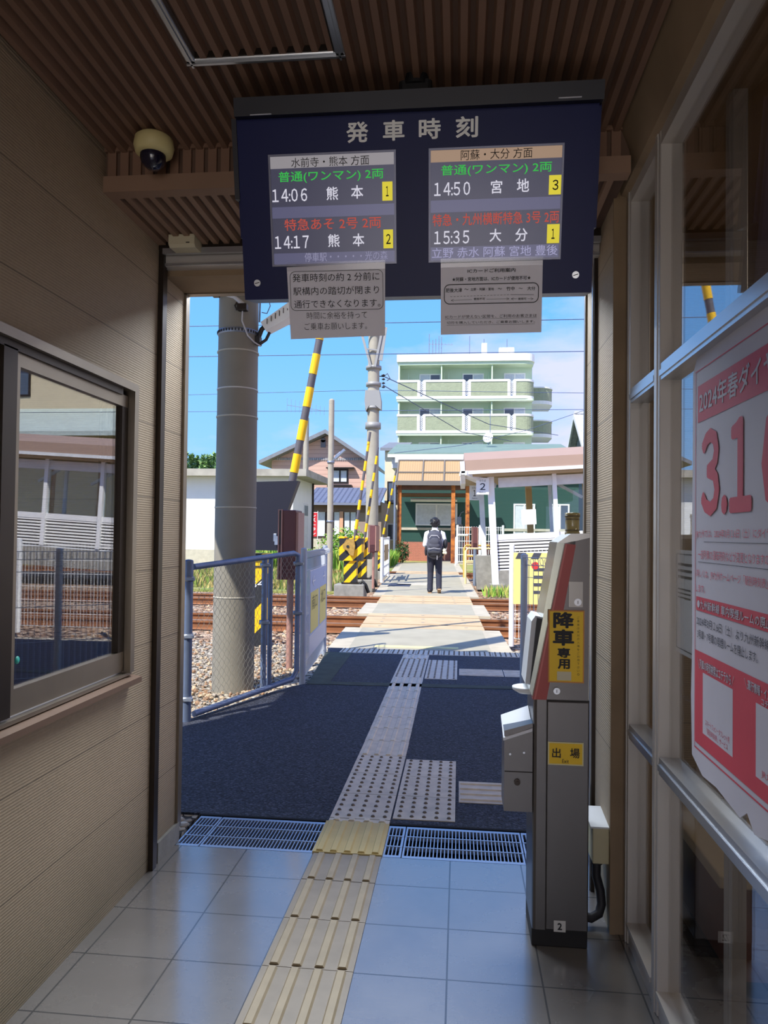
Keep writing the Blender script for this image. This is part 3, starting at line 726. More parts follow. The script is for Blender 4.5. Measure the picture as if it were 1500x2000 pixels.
# ------------------------------------------------------------------ chain-link swing gate
cg = thing('chain_link_gate', 'grey pipe-framed chain-link gate panel standing open at the left', 'gate', (-2.03, 5.33, 0))
A, M_, B_ = Vector((-2.03, 5.35, 0)), Vector((-1.70, 6.30, 0)), Vector((-1.50, 6.74, 0))
ZT0, ZT1 = 1.185, 1.235
def ztop(p): return ZT0 + (ZT1 - ZT0) * (p - A).length / (B_ - A).length
m_pipe = mat('blue-grey painted pipe', (112, 128, 158), 0.45, 0.4, noise=(12, 0.2))
b = MB(); b.cyl(A, A + Vector((0, 0, 1.20)), .036, 16); b.sphere(A + Vector((0, 0, 1.20)), .036, sc=(1, 1, .4)); b.build('hinge_post', m_pipe, cg)
b = MB(); b.tube([A + Vector((.02, .05, ztop(A) - .03)), B_ + Vector((-.03, -.05, ZT1)), B_ + Vector((0, 0, ZT1 - .02)), B_ + Vector((0, 0, ZT1 - .08)), B_ + Vector((0, 0, .14)), B_ + Vector((-.03, -.06, .07)), A + Vector((.03, .08, .035))], .024, 12); b.build('frame', m_pipe, cg)
b = MB(); b.cyl(M_ + Vector((0, 0, .03)), M_ + Vector((0, 0, ztop(M_))), .026, 12); b.cyl(M_ + Vector((.03, .09, .06)), M_ + Vector((.03, .09, ztop(M_))), .022, 12); b.build('stile', m_pipe, cg)
b = MB()
for p, z in ((A, 1.05), (A, .62), (A, .15), (M_, .62), (M_, 1.12), (B_, .66), (B_, 1.12)):
    b = MB(); b.lathe([(.03, 0), (.043, 0), (.043, .035), (.03, .035)], (p.x, p.y, z), 14); b.box((p.x, p.y - .05, z + .008), (p.x + .06, p.y - .02, z + .028)); b.build('clamp', m_galv, cg)
m_wire = mat('galvanised wire', (164, 162, 150), 0.5, 0.5)
def chainlink(b, p, q, z0, z1a, z1b, pitch, r):
    d = q - p; n = max(2, int(d.length / pitch)); h = (z1a + z1b) / 2 - z0; rows = int(h / (pitch * .55)); nv = Vector((d.y, -d.x, 0)).normalized()
    for k in range(-1, n + 2):
        for sg in (1, -1):
            pts = []
            for j in range(rows + 1):
                u = (k + sg * .5 * (j % 2)) / n
                if -.001 <= u <= 1.001: pts.append(p + d * u + Vector((0, 0, z0 + (z1a + (z1b - z1a) * u - z0) * j / rows)) + nv * (.003 * sg))
            if len(pts) > rows * .8: b.tube(pts, r, 4, cap=False)
b = MB(); chainlink(b, A + Vector((.03, .09, 0)), M_, .06, 1.15, ztop(M_) - .03, .062, .0017); chainlink(b, M_ + Vector((.03, .09, 0)), B_, .1, ztop(M_) - .02, ZT1 - .02, .062, .0017)
b.build('wire_mesh', m_wire, cg)

# ------------------------------------------------------------------ white mesh fences
m_fence = mat('off-white coated wire', (206, 212, 220), 0.5, 0.1)
def mesh_fence(name, label, p, q, z0, zt, posts, vp=.05, hp=(.0, .3, .6, .9), curl=True, r=.003, post_r=.03, m=m_fence, mp=None):
    p, q = Vector(p), Vector(q); f = thing(name, label, 'fence', p); d = q - p; n = max(2, int(d.length / vp)); nn = Vector((d.y, -d.x, 0)).normalized()
    b = MB()
    for i in range(n + 1):
        a = p + d * (i / n)
        pts = [a + Vector((0, 0, z0)), a + Vector((0, 0, zt - .03))]
        if curl: pts += [a + nn * .03 + Vector((0, 0, zt)), a + nn * .06 + Vector((0, 0, zt - .02)), a + nn * .05 + Vector((0, 0, zt - .06)), a + Vector((0, 0, zt - .075))]
        b.tube(pts, r, 4, cap=False)
    for h in hp:
        z = z0 + (zt - z0 - .08) * h; b.cyl(p + Vector((0, 0, z)), q + Vector((0, 0, z)), r * 1.15, 5)
    b.cyl(p + Vector((0, 0, zt - .075)), q + Vector((0, 0, zt - .075)), r * 1.2, 5)
    if curl: b.cyl(p + nn * .03 + Vector((0, 0, zt)), q + nn * .03 + Vector((0, 0, zt)), r * 1.2, 5)
    b.build('mesh_panel', m, f)
    for u in posts:
        a = p + d * u; b = MB(); b.cyl(a + Vector((0, 0, -.05)), a + Vector((0, 0, zt + .02)), post_r, 14); b.sphere(a + Vector((0, 0, zt + .02)), post_r, sc=(1, 1, .4)); b.build('post', mp or m, f)
    return f
mesh_fence('mesh_fence', 'white wire mesh fence panel with a direction sign, just left of the tactile path', (-1.47, 6.86, 0), (-1.60, 8.66, 0), .04, 1.25, (0, 1), .048, (0, .12, .5, .9), mp=mat('grey-blue post', (168, 178, 196), .45, .3))
mesh_fence('mesh_fence', 'grey-white mesh fence with a square post right behind the ticket gate', (.615, 7.06, 0), (1.75, 6.2, 0), .04, 1.22, (0, .5, 1), .05, (0, .3, .6, .9), post_r=.034, mp=mat('pale grey post', (188, 194, 204), .45, .2))
mesh_fence('mesh_fence', 'white mesh fence with round white posts along the near edge of the track', (.70, 9.92, 0), (9.7, 10.05, 0), .05, 1.27, [k / 6 for k in range(7)], .05, (0, .16, .33, .5, .66, .83), curl=False, r=.0035, post_r=.035, m=m_white)
# direction sign on the left mesh fence
ds = thing('direction_sign', 'blue and yellow exit direction sign hung on the left mesh fence', 'sign', (-1.45, 7.0, 0))
o = Vector((-1.445, 7.02, 0)); ux = Vector((-.13, 1.8, 0)).normalized(); uz = Vector((0, 0, 1)); nn = Vector((ux.y, -ux.x, 0))
def sgn(b, x0, x1, z0, z1, k, mi):
    b.add([o + ux * x0 + uz * z0 + nn * k, o + ux * x1 + uz * z0 + nn * k, o + ux * x1 + uz * z1 + nn * k, o + ux * x0 + uz * z1 + nn * k, o + ux * x0 + uz * z0 + nn * (k + .004), o + ux * x1 + uz * z0 + nn * (k + .004), o + ux * x1 + uz * z1 + nn * (k + .004), o + ux * x0 + uz * z1 + nn * (k + .004)], [(0, 1, 2, 3), (7, 6, 5, 4), (0, 4, 5, 1), (1, 5, 6, 2), (2, 6, 7, 3), (3, 7, 4, 0)], mi)
b = MB(); sgn(b, 0, 1.45, .22, 1.06, 0, 0); sgn(b, 0.02, 1.43, .42, 1.05, .002, 1); sgn(b, .05, .68, .44, .84, .004, 2); sgn(b, .80, 1.40, .44, .84, .004, 2)
b.build('panel', [mat('pale sign lower', (206, 206, 216), .5), mat('sign blue-grey', (150, 172, 216), .45), mat('sign yellow', (222, 206, 110), .5)], ds)
ow = o + nn * .010
for ch, x0 in (('←', .16), ('→', 1.06)): text(ch, m_white, ds, ow, ux, uz, (x0, .89, x0 + .22, 1.0), local=False, name='arrow')
mg = mat('sign lettering olive', (128, 118, 70), .6)
text('南口', mg, ds, ow, ux, uz, (.14, .66, .56, .80), local=False); text('北口', mg, ds, ow, ux, uz, (.88, .66, 1.3, .80), local=False)
# warning board on the track fence
wb = thing('warning_board', 'yellow warning board with black corner blocks on the fence behind the ticket gate', 'sign', (.74, 9.86, 0))
b = MB(); b.box((.72, 9.84, .52), (1.62, 9.865, 1.20), 0)
for k in range(5): b.prism([(.74 + .2 * k, 1.12), (.84 + .2 * k, 1.12), (.88 + .2 * k, 1.20), (.78 + .2 * k, 1.20)], 'y', 9.836, 9.842, 1)
for k in range(4): b.box((.98, 9.836, .66 + .10 * k), (1.5 - .12 * (k % 2), 9.842, .70 + .10 * k), 1)
b.lathe([(0, 0), (.05, 0)], (0, 0, 0), 16, 2)
b.v[-32:] = [Vector((1.0 + v_.x, 9.835, 1.03 + v_.y)) for v_ in b.v[-32:]]
b.build('panel', [mat('pale warning yellow', (238, 226, 140), .5), mat('faded warning grey', (70, 72, 84), .6), mat('sign red', (214, 60, 60), .5)], wb)

# ------------------------------------------------------------------ crossing barriers
def stripes(b, x0, x1, y0, y1, z0, z1, period=.24, mi=(0, 1), slope=1.0):
    """box whose front and back carry diagonal bands"""
    b.box((x0, y0, z0), (x1, y1, z1), mi[0])
    w = x1 - x0; lo, hi = z0 - w * slope, z1
    k = 0; z = lo
    while z < hi:
        z2 = z + period / 2
        # band from (x0,z..z2) to (x1,z+w..)
        poly = [(x0, z), (x1, z + w * slope), (x1, z2 + w * slope), (x0, z2)]
        poly = clipz(poly, z0, z1)
        if len(poly) > 2:
            for yy in (y0 - .0015, y1 + .0015): b.add([(p[0], yy, p[1]) for p in poly], [list(range(len(poly)))], mi[1])
        for xx, d in ((x0 - .0015, 0), (x1 + .0015, w * slope)):
            a, c = max(z0, z + d), min(z1, z2 + d)
            if c > a: b.add([(xx, y0, a), (xx, y1, a), (xx, y1, c), (xx, y0, c)], [(0, 1, 2, 3)], mi[1])
        z += period
def clipz(poly, z0, z1):
    for lim, sg in ((z0, 1), (z1, -1)):
        outp = []
        for i in range(len(poly)):
            a, c = poly[i], poly[(i + 1) % len(poly)]; ia, ic = sg * (a[1] - lim) >= 0, sg * (c[1] - lim) >= 0
            if ia: outp.append(a)
            if ia != ic:
                t_ = (lim - a[1]) / (c[1] - a[1]); outp.append((a[0] + (c[0] - a[0]) * t_, lim))
        poly = outp
        if not poly: return []
    return poly
def boom(root, a, c, r, first, seg, name='boom', end_grey=.12, r1=None):
    """striped boom tube from a to c"""
    a, c = Vector(a), Vector(c); Lb = (c - a).length; n = max(3, round(Lb / seg)); b = MB(); r1 = r1 or r * .8
    for k in range(n):
        p0, p1 = a + (c - a) * (k / n), a + (c - a) * ((k + 1) / n); q = r + (r1 - r) * k / n
        b.tube([p0, p1], q * (1.12 if (k + first) % 2 == 0 else 1.0), 12, 0 if (k + first) % 2 == 0 else 1)
    return b.build(name, [m_yellow, mat('boom charcoal', (92, 88, 92), .5)], root)
def barrier(loc, label, top):
    """complete barrier machine at the origin; top = boom tip offset"""
    r = thing('crossing_barrier', label, 'level crossing barrier', loc, 'raised barriers of the far crossing'); L_ = Vector(loc)
    b = MB(); b.bbox(L_ + Vector((-.36, -.3, -.2)), L_ + Vector((.36, .3, .22)), .02); b.build('footing', m_concrete, r)
    b = MB(); b.box(L_ + Vector((-.20, -.16, .22)), L_ + Vector((.20, .16, .26)), 0); b.build('base_plate', m_bronze, r)
    b = MB(); stripes(b, L_.x - .15, L_.x + .15, L_.y - .13, L_.y + .13, .26, .80, .34, slope=1.1); b.build('pedestal', [m_yellow, m_stripeblack], r)
    b = MB(); stripes(b, L_.x - .26, L_.x + .28, L_.y - .18, L_.y + .2, .78, 1.32, .40, slope=.9); b.bbox(L_ + Vector((-.27, -.19, 1.31)), L_ + Vector((-.13, .21, 1.36)), .01, 0); b.bbox(L_ + Vector((.05, -.19, 1.31)), L_ + Vector((.20, .21, 1.38)), .01, 0); b.build('cabinet', [m_yellow, m_stripeblack], r)
    c = L_ + Vector((-.02, -.2, 1.12)); m_brass = mat('brass drive cover', (196, 158, 84), .5, .4, noise=(20, .3))
    b = MB(); b.prism([(c.x - .15, c.z + .02), (c.x - .06, c.z + .17), (c.x + .12, c.z + .19), (c.x + .15, c.z + .02), (c.x + .12, c.z - .22), (c.x + .03, c.z - .20), (c.x - .03, c.z - .10), (c.x - .13, c.z - .05)], 'y', c.y - .06, c.y + .02, 0)
    b.cyl(c + Vector((-.02, -.075, 0)), c + Vector((-.02, -.05, 0)), .035, 12, 1); b.build('drive_cover', [m_brass, m_stripeblack], r)
    boom(r, L_ + Vector((.10, -.16, 1.30)), L_ + Vector(top), .036, 1, .235)
    b = MB(); b.tube([L_ + Vector((.22, -.1, .2)), L_ + Vector((.3, -.12, .3)), L_ + Vector((.38, -.1, .2)), L_ + Vector((.44, -.05, .02))], .04, 8); b.build('cable_hose', m_black, r)
    return r
bx = (at(655, 1158, 17.4).x + at(712, 1158, 17.4).x) / 2
tip = at(724, 845, 17.5)
bar0 = barrier((bx, 17.5, -.0), 'nearest striped barrier machine of the far crossing, with brass drive cover', (tip.x - bx, -.1, tip.z))
p = at(707, 1100, 20.2)
dup(bar0, (p.x - .02, 20.2, -.05), 'middle striped barrier machine half hidden behind the nearest one')
p = at(733, 1110, 26.0)
dup(bar0, (p.x + .08, 26.0, -.1), 'farthest striped barrier machine, left of the white side fence', rot=(0, R(3), 0))
# near barrier: striped post, dark cabinet, thick boom
nb = thing('near_barrier', 'near crossing barrier with dark slanted cabinet and thick yellow boom, behind the concrete pole', 'level crossing barrier', (-2.55, 9.25, -.03))
b = MB(); stripes(b, -2.68, -2.44, 9.13, 9.37, -.03, 1.16, .62, slope=1.0); b.box((-2.69, 9.12, .98), (-2.43, 9.38, 1.0), 1); b.build('post', [m_yellow, m_stripeblack], nb)
text('B4', m_white, nb, (-2.70, 9.127, 0), (1, 0, 0), (0, 0, 1), (.03, .72, .25, .83), local=False)
m_cab = mat('dark navy cabinet', (24, 24, 40), 0.5, 0.1)
b = MB(); b.prism([(-2.72, 2.06), (-2.02, 2.08), (-2.17, 1.66), (-2.20, 1.20), (-2.72, 1.20)], 'y', 9.02, 9.16); b.build('cabinet', m_cab, nb)
b = MB(); p = at(537, 1050, 8.96); b.bbox((p.x - .03, 8.995, p.z - .05), (p.x + .01, 9.02, p.z + .05), .005); b.box((p.x - .01, 8.98, p.z - .09), (p.x + .03, 9.0, p.z + .02)); b.build('latch', m_galv, nb)
q0, q1 = at(572, 935, 9.3), at(625.5, 655, 9.3); b = MB()
ys_ = [955, 923, 887, 860, 821, 795, 757, 731, 692, 664, 626, 600, 562, 536]
for k in range(len(ys_) - 1):
    t0, t1 = (935 - ys_[k]) / 280, (935 - ys_[k + 1]) / 280; ra = .052 - .004 * k / 13
    b.tube([q0 + (q1 - q0) * t0, q0 + (q1 - q0) * t1], ra * (1.08 if k % 2 else 1), 14, 0 if k % 2 else 1)
b.build('boom', [m_yellow, mat('boom charcoal', (92, 88, 92), .5)], nb)
# brown approach indicators
m_maroon = mat('maroon housing', (104, 62, 62), .5, noise=(6, .12)); m_maroonlit = mat('lit maroon tone', (164, 124, 112), .55)  # lighter maroon has light put into the colour, for side rails and post
ai = thing('train_indicator', 'near maroon train approach indicator on a brown post behind the fence', 'signal', (-1.79, 7.6, -.03), 'maroon approach indicators')
b = MB(); b.cyl((-1.79, 7.68, -.03), (-1.79, 7.68, 1.0), .036, 14); b.build('post', m_maroonlit, ai)
b = MB(); b.bbox((-1.895, 7.55, .93), (-1.71, 7.86, 1.665), .012); b.build('housing', m_maroon, ai)
b = MB(); b.box((-1.71, 7.56, .98), (-1.685, 7.85, 1.64)); b.box((-1.90, 7.54, .93), (-1.885, 7.86, 1.67)); b.box((-1.868, 7.54, .93), (-1.852, 7.56, 1.67)); b.build('side_rail', m_maroonlit, ai)
b = MB(); b.box((-1.886, 7.543, 1.30), (-1.868, 7.552, 1.66)); b.build('display_slot', m_black, ai)
b = MB()
for k in range(6): b.box((-1.85, 7.535, .96 + .035 * k), (-1.72, 7.552, .975 + .035 * k))
b.build('louvre', m_maroon, ai)
p = gr(726, 1148)
dup(ai, (p.x, 19.4, -.03), 'brown train approach indicator right of the striped barriers, seen from across the tracks', rot=(0, 0, R(-12)))
p = at(928, 1060, 23.5)
dup(ai, (p.x, 24.0, -.0), 'maroon train approach indicator among the railings before the shelter', rot=(0, 0, R(-4)))
# white side fence of the far crossing with a strip of sign
sf = thing('side_railing', 'white railing panel at the left edge of the path, seen almost edge on', 'railing', (-2.25, 20.7, 0))
b = MB(); pa, pb = gr(745, 1138), Vector((-2.42, 25.0, 0)); pa.z = 0
for u in (0, 1): a = pa + (pb - pa) * u; b.cyl(a, a + Vector((0, 0, 1.34)), .045, 10)
for z in (.12, .42, .9, 1.3): b.bar(pa + Vector((0, 0, z)), pb + Vector((0, 0, z)), .03, .05)
for k in range(1, 8): a = pa + (pb - pa) * (k / 8); b.cyl(a + Vector((0, 0, .1)), a + Vector((0, 0, 1.3)), .014, 6)
b.build('frame', m_white, sf)
b = MB(); c0, c1 = pa + (pb - pa) * .25, pa + (pb - pa) * .8
b.bar(c0 + Vector((.03, 0, .85)), c1 + Vector((.03, 0, .85)), .02, .5, 0); b.build('panel', mat('weathered notice', (180, 150, 110), .6), sf)

# ------------------------------------------------------------------ slim poles, mast, wires
def slim(name, label, base, r, h, m, r1=None, cat='pole'):
    t_ = thing(name, label, cat, base); b = MB(); b.tube([Vector(base), Vector(base) + Vector((0, 0, h))], r, 14, r1=r1 or r); b.sphere(Vector(base) + Vector((0, 0, h)), r1 or r, sc=(1, 1, .8)); b.build('shaft', m, t_); return t_
m_gpole = mat('weathered grey pole', (170, 164, 148), .8, noise=(4, .15))
p = gr(643, 1147); sp = slim('signal_pole', 'slim grey pole with a small lamp bracket, in front of the pink house', (p.x, p.y, -.1), .085, 5.06, m_gpole, .075)
b = MB(); z = at(643, 905, p.y).z; b.lathe([(.085, 0), (.10, 0), (.10, .06), (.085, .06)], (p.x, p.y, z), 16); b.lathe([(.085, 0), (.095, 0), (.095, .05), (.085, .05)], (p.x, p.y, 1.72), 16); b.tube([(p.x + .05, p.y - .03, z + .03), (p.x + .14, p.y - .05, z + .2), (p.x + .26, p.y - .05, z + .3)], .02, 6); b.build('bracket', m_galv, sp)
b = MB(); b.bar((p.x + .12, p.y - .05, z + .12), (p.x + .38, p.y - .05, z + .36), .16, .06); b.build('lamp_head', m_galv, sp)
p2 = at(597, 920, 39.5); slim('distant_pole', 'plain concrete pole standing behind the white hut', (p2.x, 39.5, -.1), .17, at(597, 818, 39.5).z + .1, m_gpole, .15)
mx, my = at(726, 1045, 22).x, 22.0
cm = thing('catenary_mast', 'grey overhead-line mast with steel bracket arms behind the barriers', 'mast', (mx, my, -.15))
b = MB(); b.tube([(mx, my, -.15), (mx, my, 9.5)], .20, 20, r1=.165); b.build('shaft', m_gpole, cm)
m_steelgrey = mat('weathered grey steel', (150, 150, 148), .6, .3)
zz = lambda y: at(726, y, my).z
for z0, z1, r_ in ((zz(838), zz(826), .24), (zz(800), zz(795), .25), (zz(755), zz(748), .23), (zz(722), zz(716), .24)):
    b = MB(); b.lathe([(.16, 0), (r_, 0), (r_, z1 - z0), (.16, z1 - z0)], (mx, my, z0), 20); b.build('collar', m_steelgrey, cm)
b = MB()
b.prism([(mx - .2, zz(805)), (mx - .24, zz(785)), (mx - .22, zz(765)), (mx + .2, zz(765)), (mx + .26, zz(785)), (mx + .26, zz(803)), (mx + .1, zz(795)), (mx - .1, zz(795))], 'y', my - .24, my + .05)
b.build('shroud', m_steelgrey, cm)
b = MB(); zt = zz(720)
for sx, wx in ((-1, .42), (1, .30)):
    b.bar((mx + sx * .06, my - .22, zt), (mx + sx * wx, my - .22, zt + 1.25), .07, .07); b.bar((mx + sx * wx, my - .22, zt + 1.2), (mx + sx * wx * 1.05, my - .22, zt + 3.6), .07, .07)
for k in range(8): z_ = zt + .55 + .38 * k; b.bar((mx - min(.42, .06 + .3 * (z_ - zt)), my - .22, z_), (mx + min(.30, .06 + .2 * (z_ - zt)), my - .22, z_ + (.25 if k % 2 else -.05)), .04, .04)
b.bar((mx + .2, my - .2, zt + .2), (mx + .34, my - .2, zt + 1.2), .16, .04)
b.bar((mx - 1.9, my - .2, zt + 2.2), (mx + .2, my - .2, zt + 2.8), .06, .06); b.bar((mx - 1.05, my - .2, zt + 2.4), (mx - .75, my - .2, zt + 1.0), .05, .05); b.bar((mx - .93, my - .2, zt + 2.4), (mx - .62, my - .2, zt + 1.45), .05, .05)
b.build('bracket_arm', m_steelgrey, cm)
b = MB()
for k, dz in enumerate((0, .12, .24, .36)): b.lathe([(.02, 0), (.06, .02), (.02, .06)], (mx + .3, my, zz(735) - dz), 10)
b.tube([(mx + .18, my, zz(735)), (mx + .3, my, zz(736)), (mx + .42, my, zz(730)), (mx + .5, my, zz(740)), (mx + .4, my, zz(744))], .015, 6); b.build('insulator', m_stripeblack, cm)
m_cable = mat('dark overhead wire', (84, 100, 132), .5, .3)
def wire(pts, r, label, name='overhead_wire'):
    b = MB(); b.tube(pts, r, 6, cap=False); tag(b.build(name, m_cable), label, 'wire', 'overhead wires across the sky')
def hw(y, Y, r, label, sag=0.0):
    z = at(560, y, Y).z; pts = [(x, Y, z + sag * (abs(x) / 30) ** 2) for x in range(-40, 41, 4)]; wire(pts, r, label)
hw(634, 12.1, .007, 'highest thin overhead wire, crossing behind the paper notices'); hw(694, 16.1, .009, 'dark overhead contact wire crossing just below the notices'); hw(803, 27.5, .011, 'lowest overhead wire, level with the apartment balconies')
wire([at(340, 772, 27.5), at(560, 766, 27.5), at(725, 762, 27.5), at(1160, 768, 27.5)], .010, 'thin overhead wire between the contact wire and the lowest wire')
for (x0, y0, x1, y1, Y, nm) in ((745, 733, 1090, 850, 36, 'upper'), (748, 752, 1000, 862, 36, 'lower')):
    a0, a1 = at(x0, y0, 22.5), at(x1, y1, Y); mid = (a0 + a1) / 2 - Vector((0, 0, .5)); wire([a0, mid, a1], .014, '%s of the two slanting service wires in front of the green apartment block' % nm, 'service_wire')
wire([at(770, 885, 35), at(900, 870, 35.5), at(1030, 840, 36), at(1160, 795, 36.5)], .014, 'service wire rising to the right across the apartment block', 'service_wire')

# ------------------------------------------------------------------ white hut beyond the tracks
m_hut = mat('white painted wall', (236, 238, 240), .7, noise=(1.5, .05))
m_slabedge = mat('stained roof slab', (176, 172, 160), .85, noise=(2, .3))
m_winglass = mat('dark window glass', (70, 84, 100), .08, 0, spec=.8)
m_curtain = mat('pale curtain', (214, 220, 228), .8, noise=(9, .15))
hx0, hx1 = -24.0, at(572, 1000, 33).x
hut = thing('white_hut', 'low white flat-roofed hut behind the concrete pole at the left', 'hut', ((hx0 + hx1) / 2, 35, 0))
b = MB(); b.box((hx0, 33, .62), (hx1, 37.6, 4.0)); b.build('wall', m_hut, hut)
b = MB(); b.box((hx0, 32.98, -.05), (hx1 + .02, 37.6, .62)); b.build('foundation', m_lightconc, hut)
b = MB(); b.box((hx0 - .5, 32.3, 4.0), (hx1 + .75, 38.3, 4.32)); b.build('roof_slab', m_slabedge, hut)
b = MB(); b.box((hx1, 35.3, .62), (hx1 + .03, 36.3, 2.9)); b.box((hx1 + .03, 35.4, 2.3), (hx1 + .04, 36.2, 2.8), 1); b.build('door', [m_dirtywhite, m_galv], hut)
b = MB(); b.cyl((hx1 + .06, 37.3, 0), (hx1 + .06, 37.3, 4.0), .05, 8); b.build('downpipe', m_bronze, hut)

def window(root, x0, x1, z0, z1, y, frame=m_white, panes=2, curtain=None, depth=.06, name='window', fr=.05):
    b = MB(); b.box((x0, y - depth, z0), (x1, y, z0 + fr)); b.box((x0, y - depth, z1 - fr), (x1, y, z1)); b.box((x0, y - depth, z0 + fr), (x0 + fr, y, z1 - fr)); b.box((x1 - fr, y - depth, z0 + fr), (x1, y, z1 - fr))
    for k in range(1, panes): xm = x0 + (x1 - x0) * k / panes; b.box((xm - fr / 2, y - depth, z0 + fr), (xm + fr / 2, y, z1 - fr))
    f = b.build(name, frame, root)
    b = MB()
    for k in range(panes):
        xa, xb = x0 + (x1 - x0) * k / panes, x0 + (x1 - x0) * (k + 1) / panes
        b.box((xa + fr * .4, y - .03, z0 + fr * .6), (xb - fr * .4, y - .02, z1 - fr * .6), 1 if curtain and k in curtain else 0)
    b.build('pane', [m_winglass, m_curtain], f); return f

# ------------------------------------------------------------------ pink tiled house with gable
m_pink = mat('pinkish brick tile', (208, 172, 158), .8); t, bs = nodes(m_pink); v, s = coord(t)
fz = mnode(t, 'FRACT', mnode(t, 'MULTIPLY', s[2], 3.2)); col = mixcol(t, mnode(t, 'LESS_THAN', fz, .12), lin((206, 170, 156)), lin((168, 136, 124)))
col = mixcol(t, mnode(t, 'MULTIPLY', noisef(t, v, 2, 4), .35), col, lin((188, 150, 132))); t.links.new(col, bs.inputs['Base Color'])
m_greyroof = mat('grey roof tile', (126, 130, 138), .6, noise=(3, .2))
Yp = 55.0; pk = at(640, 842, Yp); el, er = at(531, 893, Yp), at(716, 893, Yp)
ph = thing('pink_house', 'pinkish brick house with a grey gable roof behind the slim pole', 'house', ((el.x + er.x) / 2, Yp + 4, 0))
b = MB(); b.prism([(el.x, -.1), (er.x, -.1), (er.x, el.z - .2), (pk.x, pk.z - .35), (el.x, el.z - .2)], 'y', Yp, Yp + 8); b.build('wall', m_pink, ph)
b = MB(); sl = (pk.z - el.z) / (pk.x - el.x); sr = (pk.z - er.z) / (er.x - pk.x)
o0, o1 = .75, .55
b.prism([(el.x - o0, el.z - sl * o0), (pk.x, pk.z), (er.x + o1, er.z - sr * o1), (er.x + o1, er.z - sr * o1 - .28), (pk.x, pk.z - .30), (el.x - o0, el.z - sl * o0 - .28)], 'y', Yp - 1.0, Yp + 8.4, 0)
b.build('roof', m_greyroof, ph)
b = MB(); z = at(640, 897, Yp).z
for k in range(46): x = el.x + (er.x - el.x) * k / 45; b.box((x - .07, Yp - .06, z - .08), (x + .05, Yp, z + .10))
b.build('patterned_band', mat('patterned tile band', (178, 176, 178), .6, noise=(9, .4)), ph)
wa, wb_ = at(648, 916, Yp), at(680, 944, Yp); window(ph, wa.x, wb_.x, wb_.z, wa.z, Yp, m_bronze, 2, curtain=(0, 1), fr=.12)
b = MB(); b.box((wa.x - .35, Yp - .5, wa.z), (wb_.x + .5, Yp, wa.z + .1)); b.box((wa.x - .3, Yp - .3, wb_.z - .3), (wb_.x + .3, Yp, wb_.z - .12)); b.build('window_hood', m_bronze, ph)
va, vb = at(627, 852, Yp), at(636, 874, Yp); b = MB(); b.box((va.x, Yp - .08, vb.z), (vb.x, Yp, va.z - .3)); b.cyl(((va.x + vb.x) / 2, Yp - .08, va.z - .3), ((va.x + vb.x) / 2, Yp, va.z - .3), (vb.x - va.x) / 2, 16); b.build('gable_vent', mat('vent grey', (112, 112, 124), .6), ph)
wa, wb_ = at(556, 917, Yp), at(600, 935, Yp); window(ph, wa.x, wb_.x, wb_.z, wa.z, Yp, m_bronze, 2, fr=.12)
# shopfront with blue-grey tiled eaves in front of it
m_bluetile = mat('blue-grey roof tile', (92, 100, 122), .5); t, bs = nodes(m_bluetile); v, s = coord(t)
wv = mnode(t, 'SINE', mnode(t, 'MULTIPLY', s[0], 18)); rw = mnode(t, 'FRACT', mnode(t, 'MULTIPLY', s[1], 2.6)); bumpto(t, bs, mnode(t, 'ADD', wv, mnode(t, 'MULTIPLY', rw, 2)), .8, .06)
col = mixcol(t, mnode(t, 'LESS_THAN', rw, .16), lin((104, 112, 136)), lin((58, 62, 78))); t.links.new(col, bs.inputs['Base Color'])
Ys = 48.0; s0, s1 = at(598, 985, Ys), at(745, 985, Ys)
shp = thing('tiled_shopfront', 'low shopfront with blue-grey tiled eaves and curtained windows below the pink house', 'shop', ((s0.x + s1.x) / 2, Ys + 1, 0))
b = MB(); b.prism([(Ys - .7, s0.z), (Ys - .7, s0.z + .12), (Ys + 3.4, s0.z + 1.35), (Ys + 3.4, s0.z + 1.2)], 'x', s0.x, s1.x); b.build('roof', m_bluetile, shp)
b = MB(); b.box((s0.x, Ys - .72, s0.z - .06), (s1.x, Ys - .6, s0.z + .10)); b.build('gutter', mat('slate gutter', (120, 126, 146), .5), shp)
b = MB(); b.box((s0.x, Ys, -.1), (s1.x, Ys + 3.3, s0.z + .2)); b.build('wall', mat('taupe wall', (150, 132, 122), .8), shp)
b = MB(); b.box((s0.x, Ys - .08, s0.z - .5), (s1.x, Ys + .02, s0.z - .02)); b.build('lintel', mat('brown lintel', (120, 98, 84), .7), shp)
zb = at(640, 1049, Ys).z; zt_ = at(640, 993, Ys).z
for xa, xb in ((603, 637), (639, 665), (671, 697)): window(shp, at(xa, 1000, Ys).x, at(xb, 1000, Ys).x, zb, zt_, Ys - .01, m_bronze, 2, curtain=(0, 1), fr=.06)
b = MB(); xa, xb = at(664, 1000, Ys).x, at(671, 1000, Ys).x; b.box((xa, Ys - .15, zb - .2), (xb, Ys, zt_ - .2)); b.build('pillar', mat('salmon pillar', (206, 158, 128), .7), shp)
b = MB(); xa, xb = at(600, 1049, Ys).x, at(712, 1049, Ys).x; b.box((xa, Ys - .5, -.05), (xb, Ys - .05, zb - .12)); b.build('plinth', m_lightconc, shp)
nbn = thing('red_banner', 'upright red shop banner with white lettering left of the slim pole', 'banner', (at(612, 1020, 46).x, 46, 0))
na, nb_ = at(603, 1001, 46), at(619, 1048, 46)
b = MB(); b.box((na.x, 45.99, nb_.z), (nb_.x, 46.01, na.z)); b.build('cloth', mat('banner red', (204, 44, 56), .7), nbn)
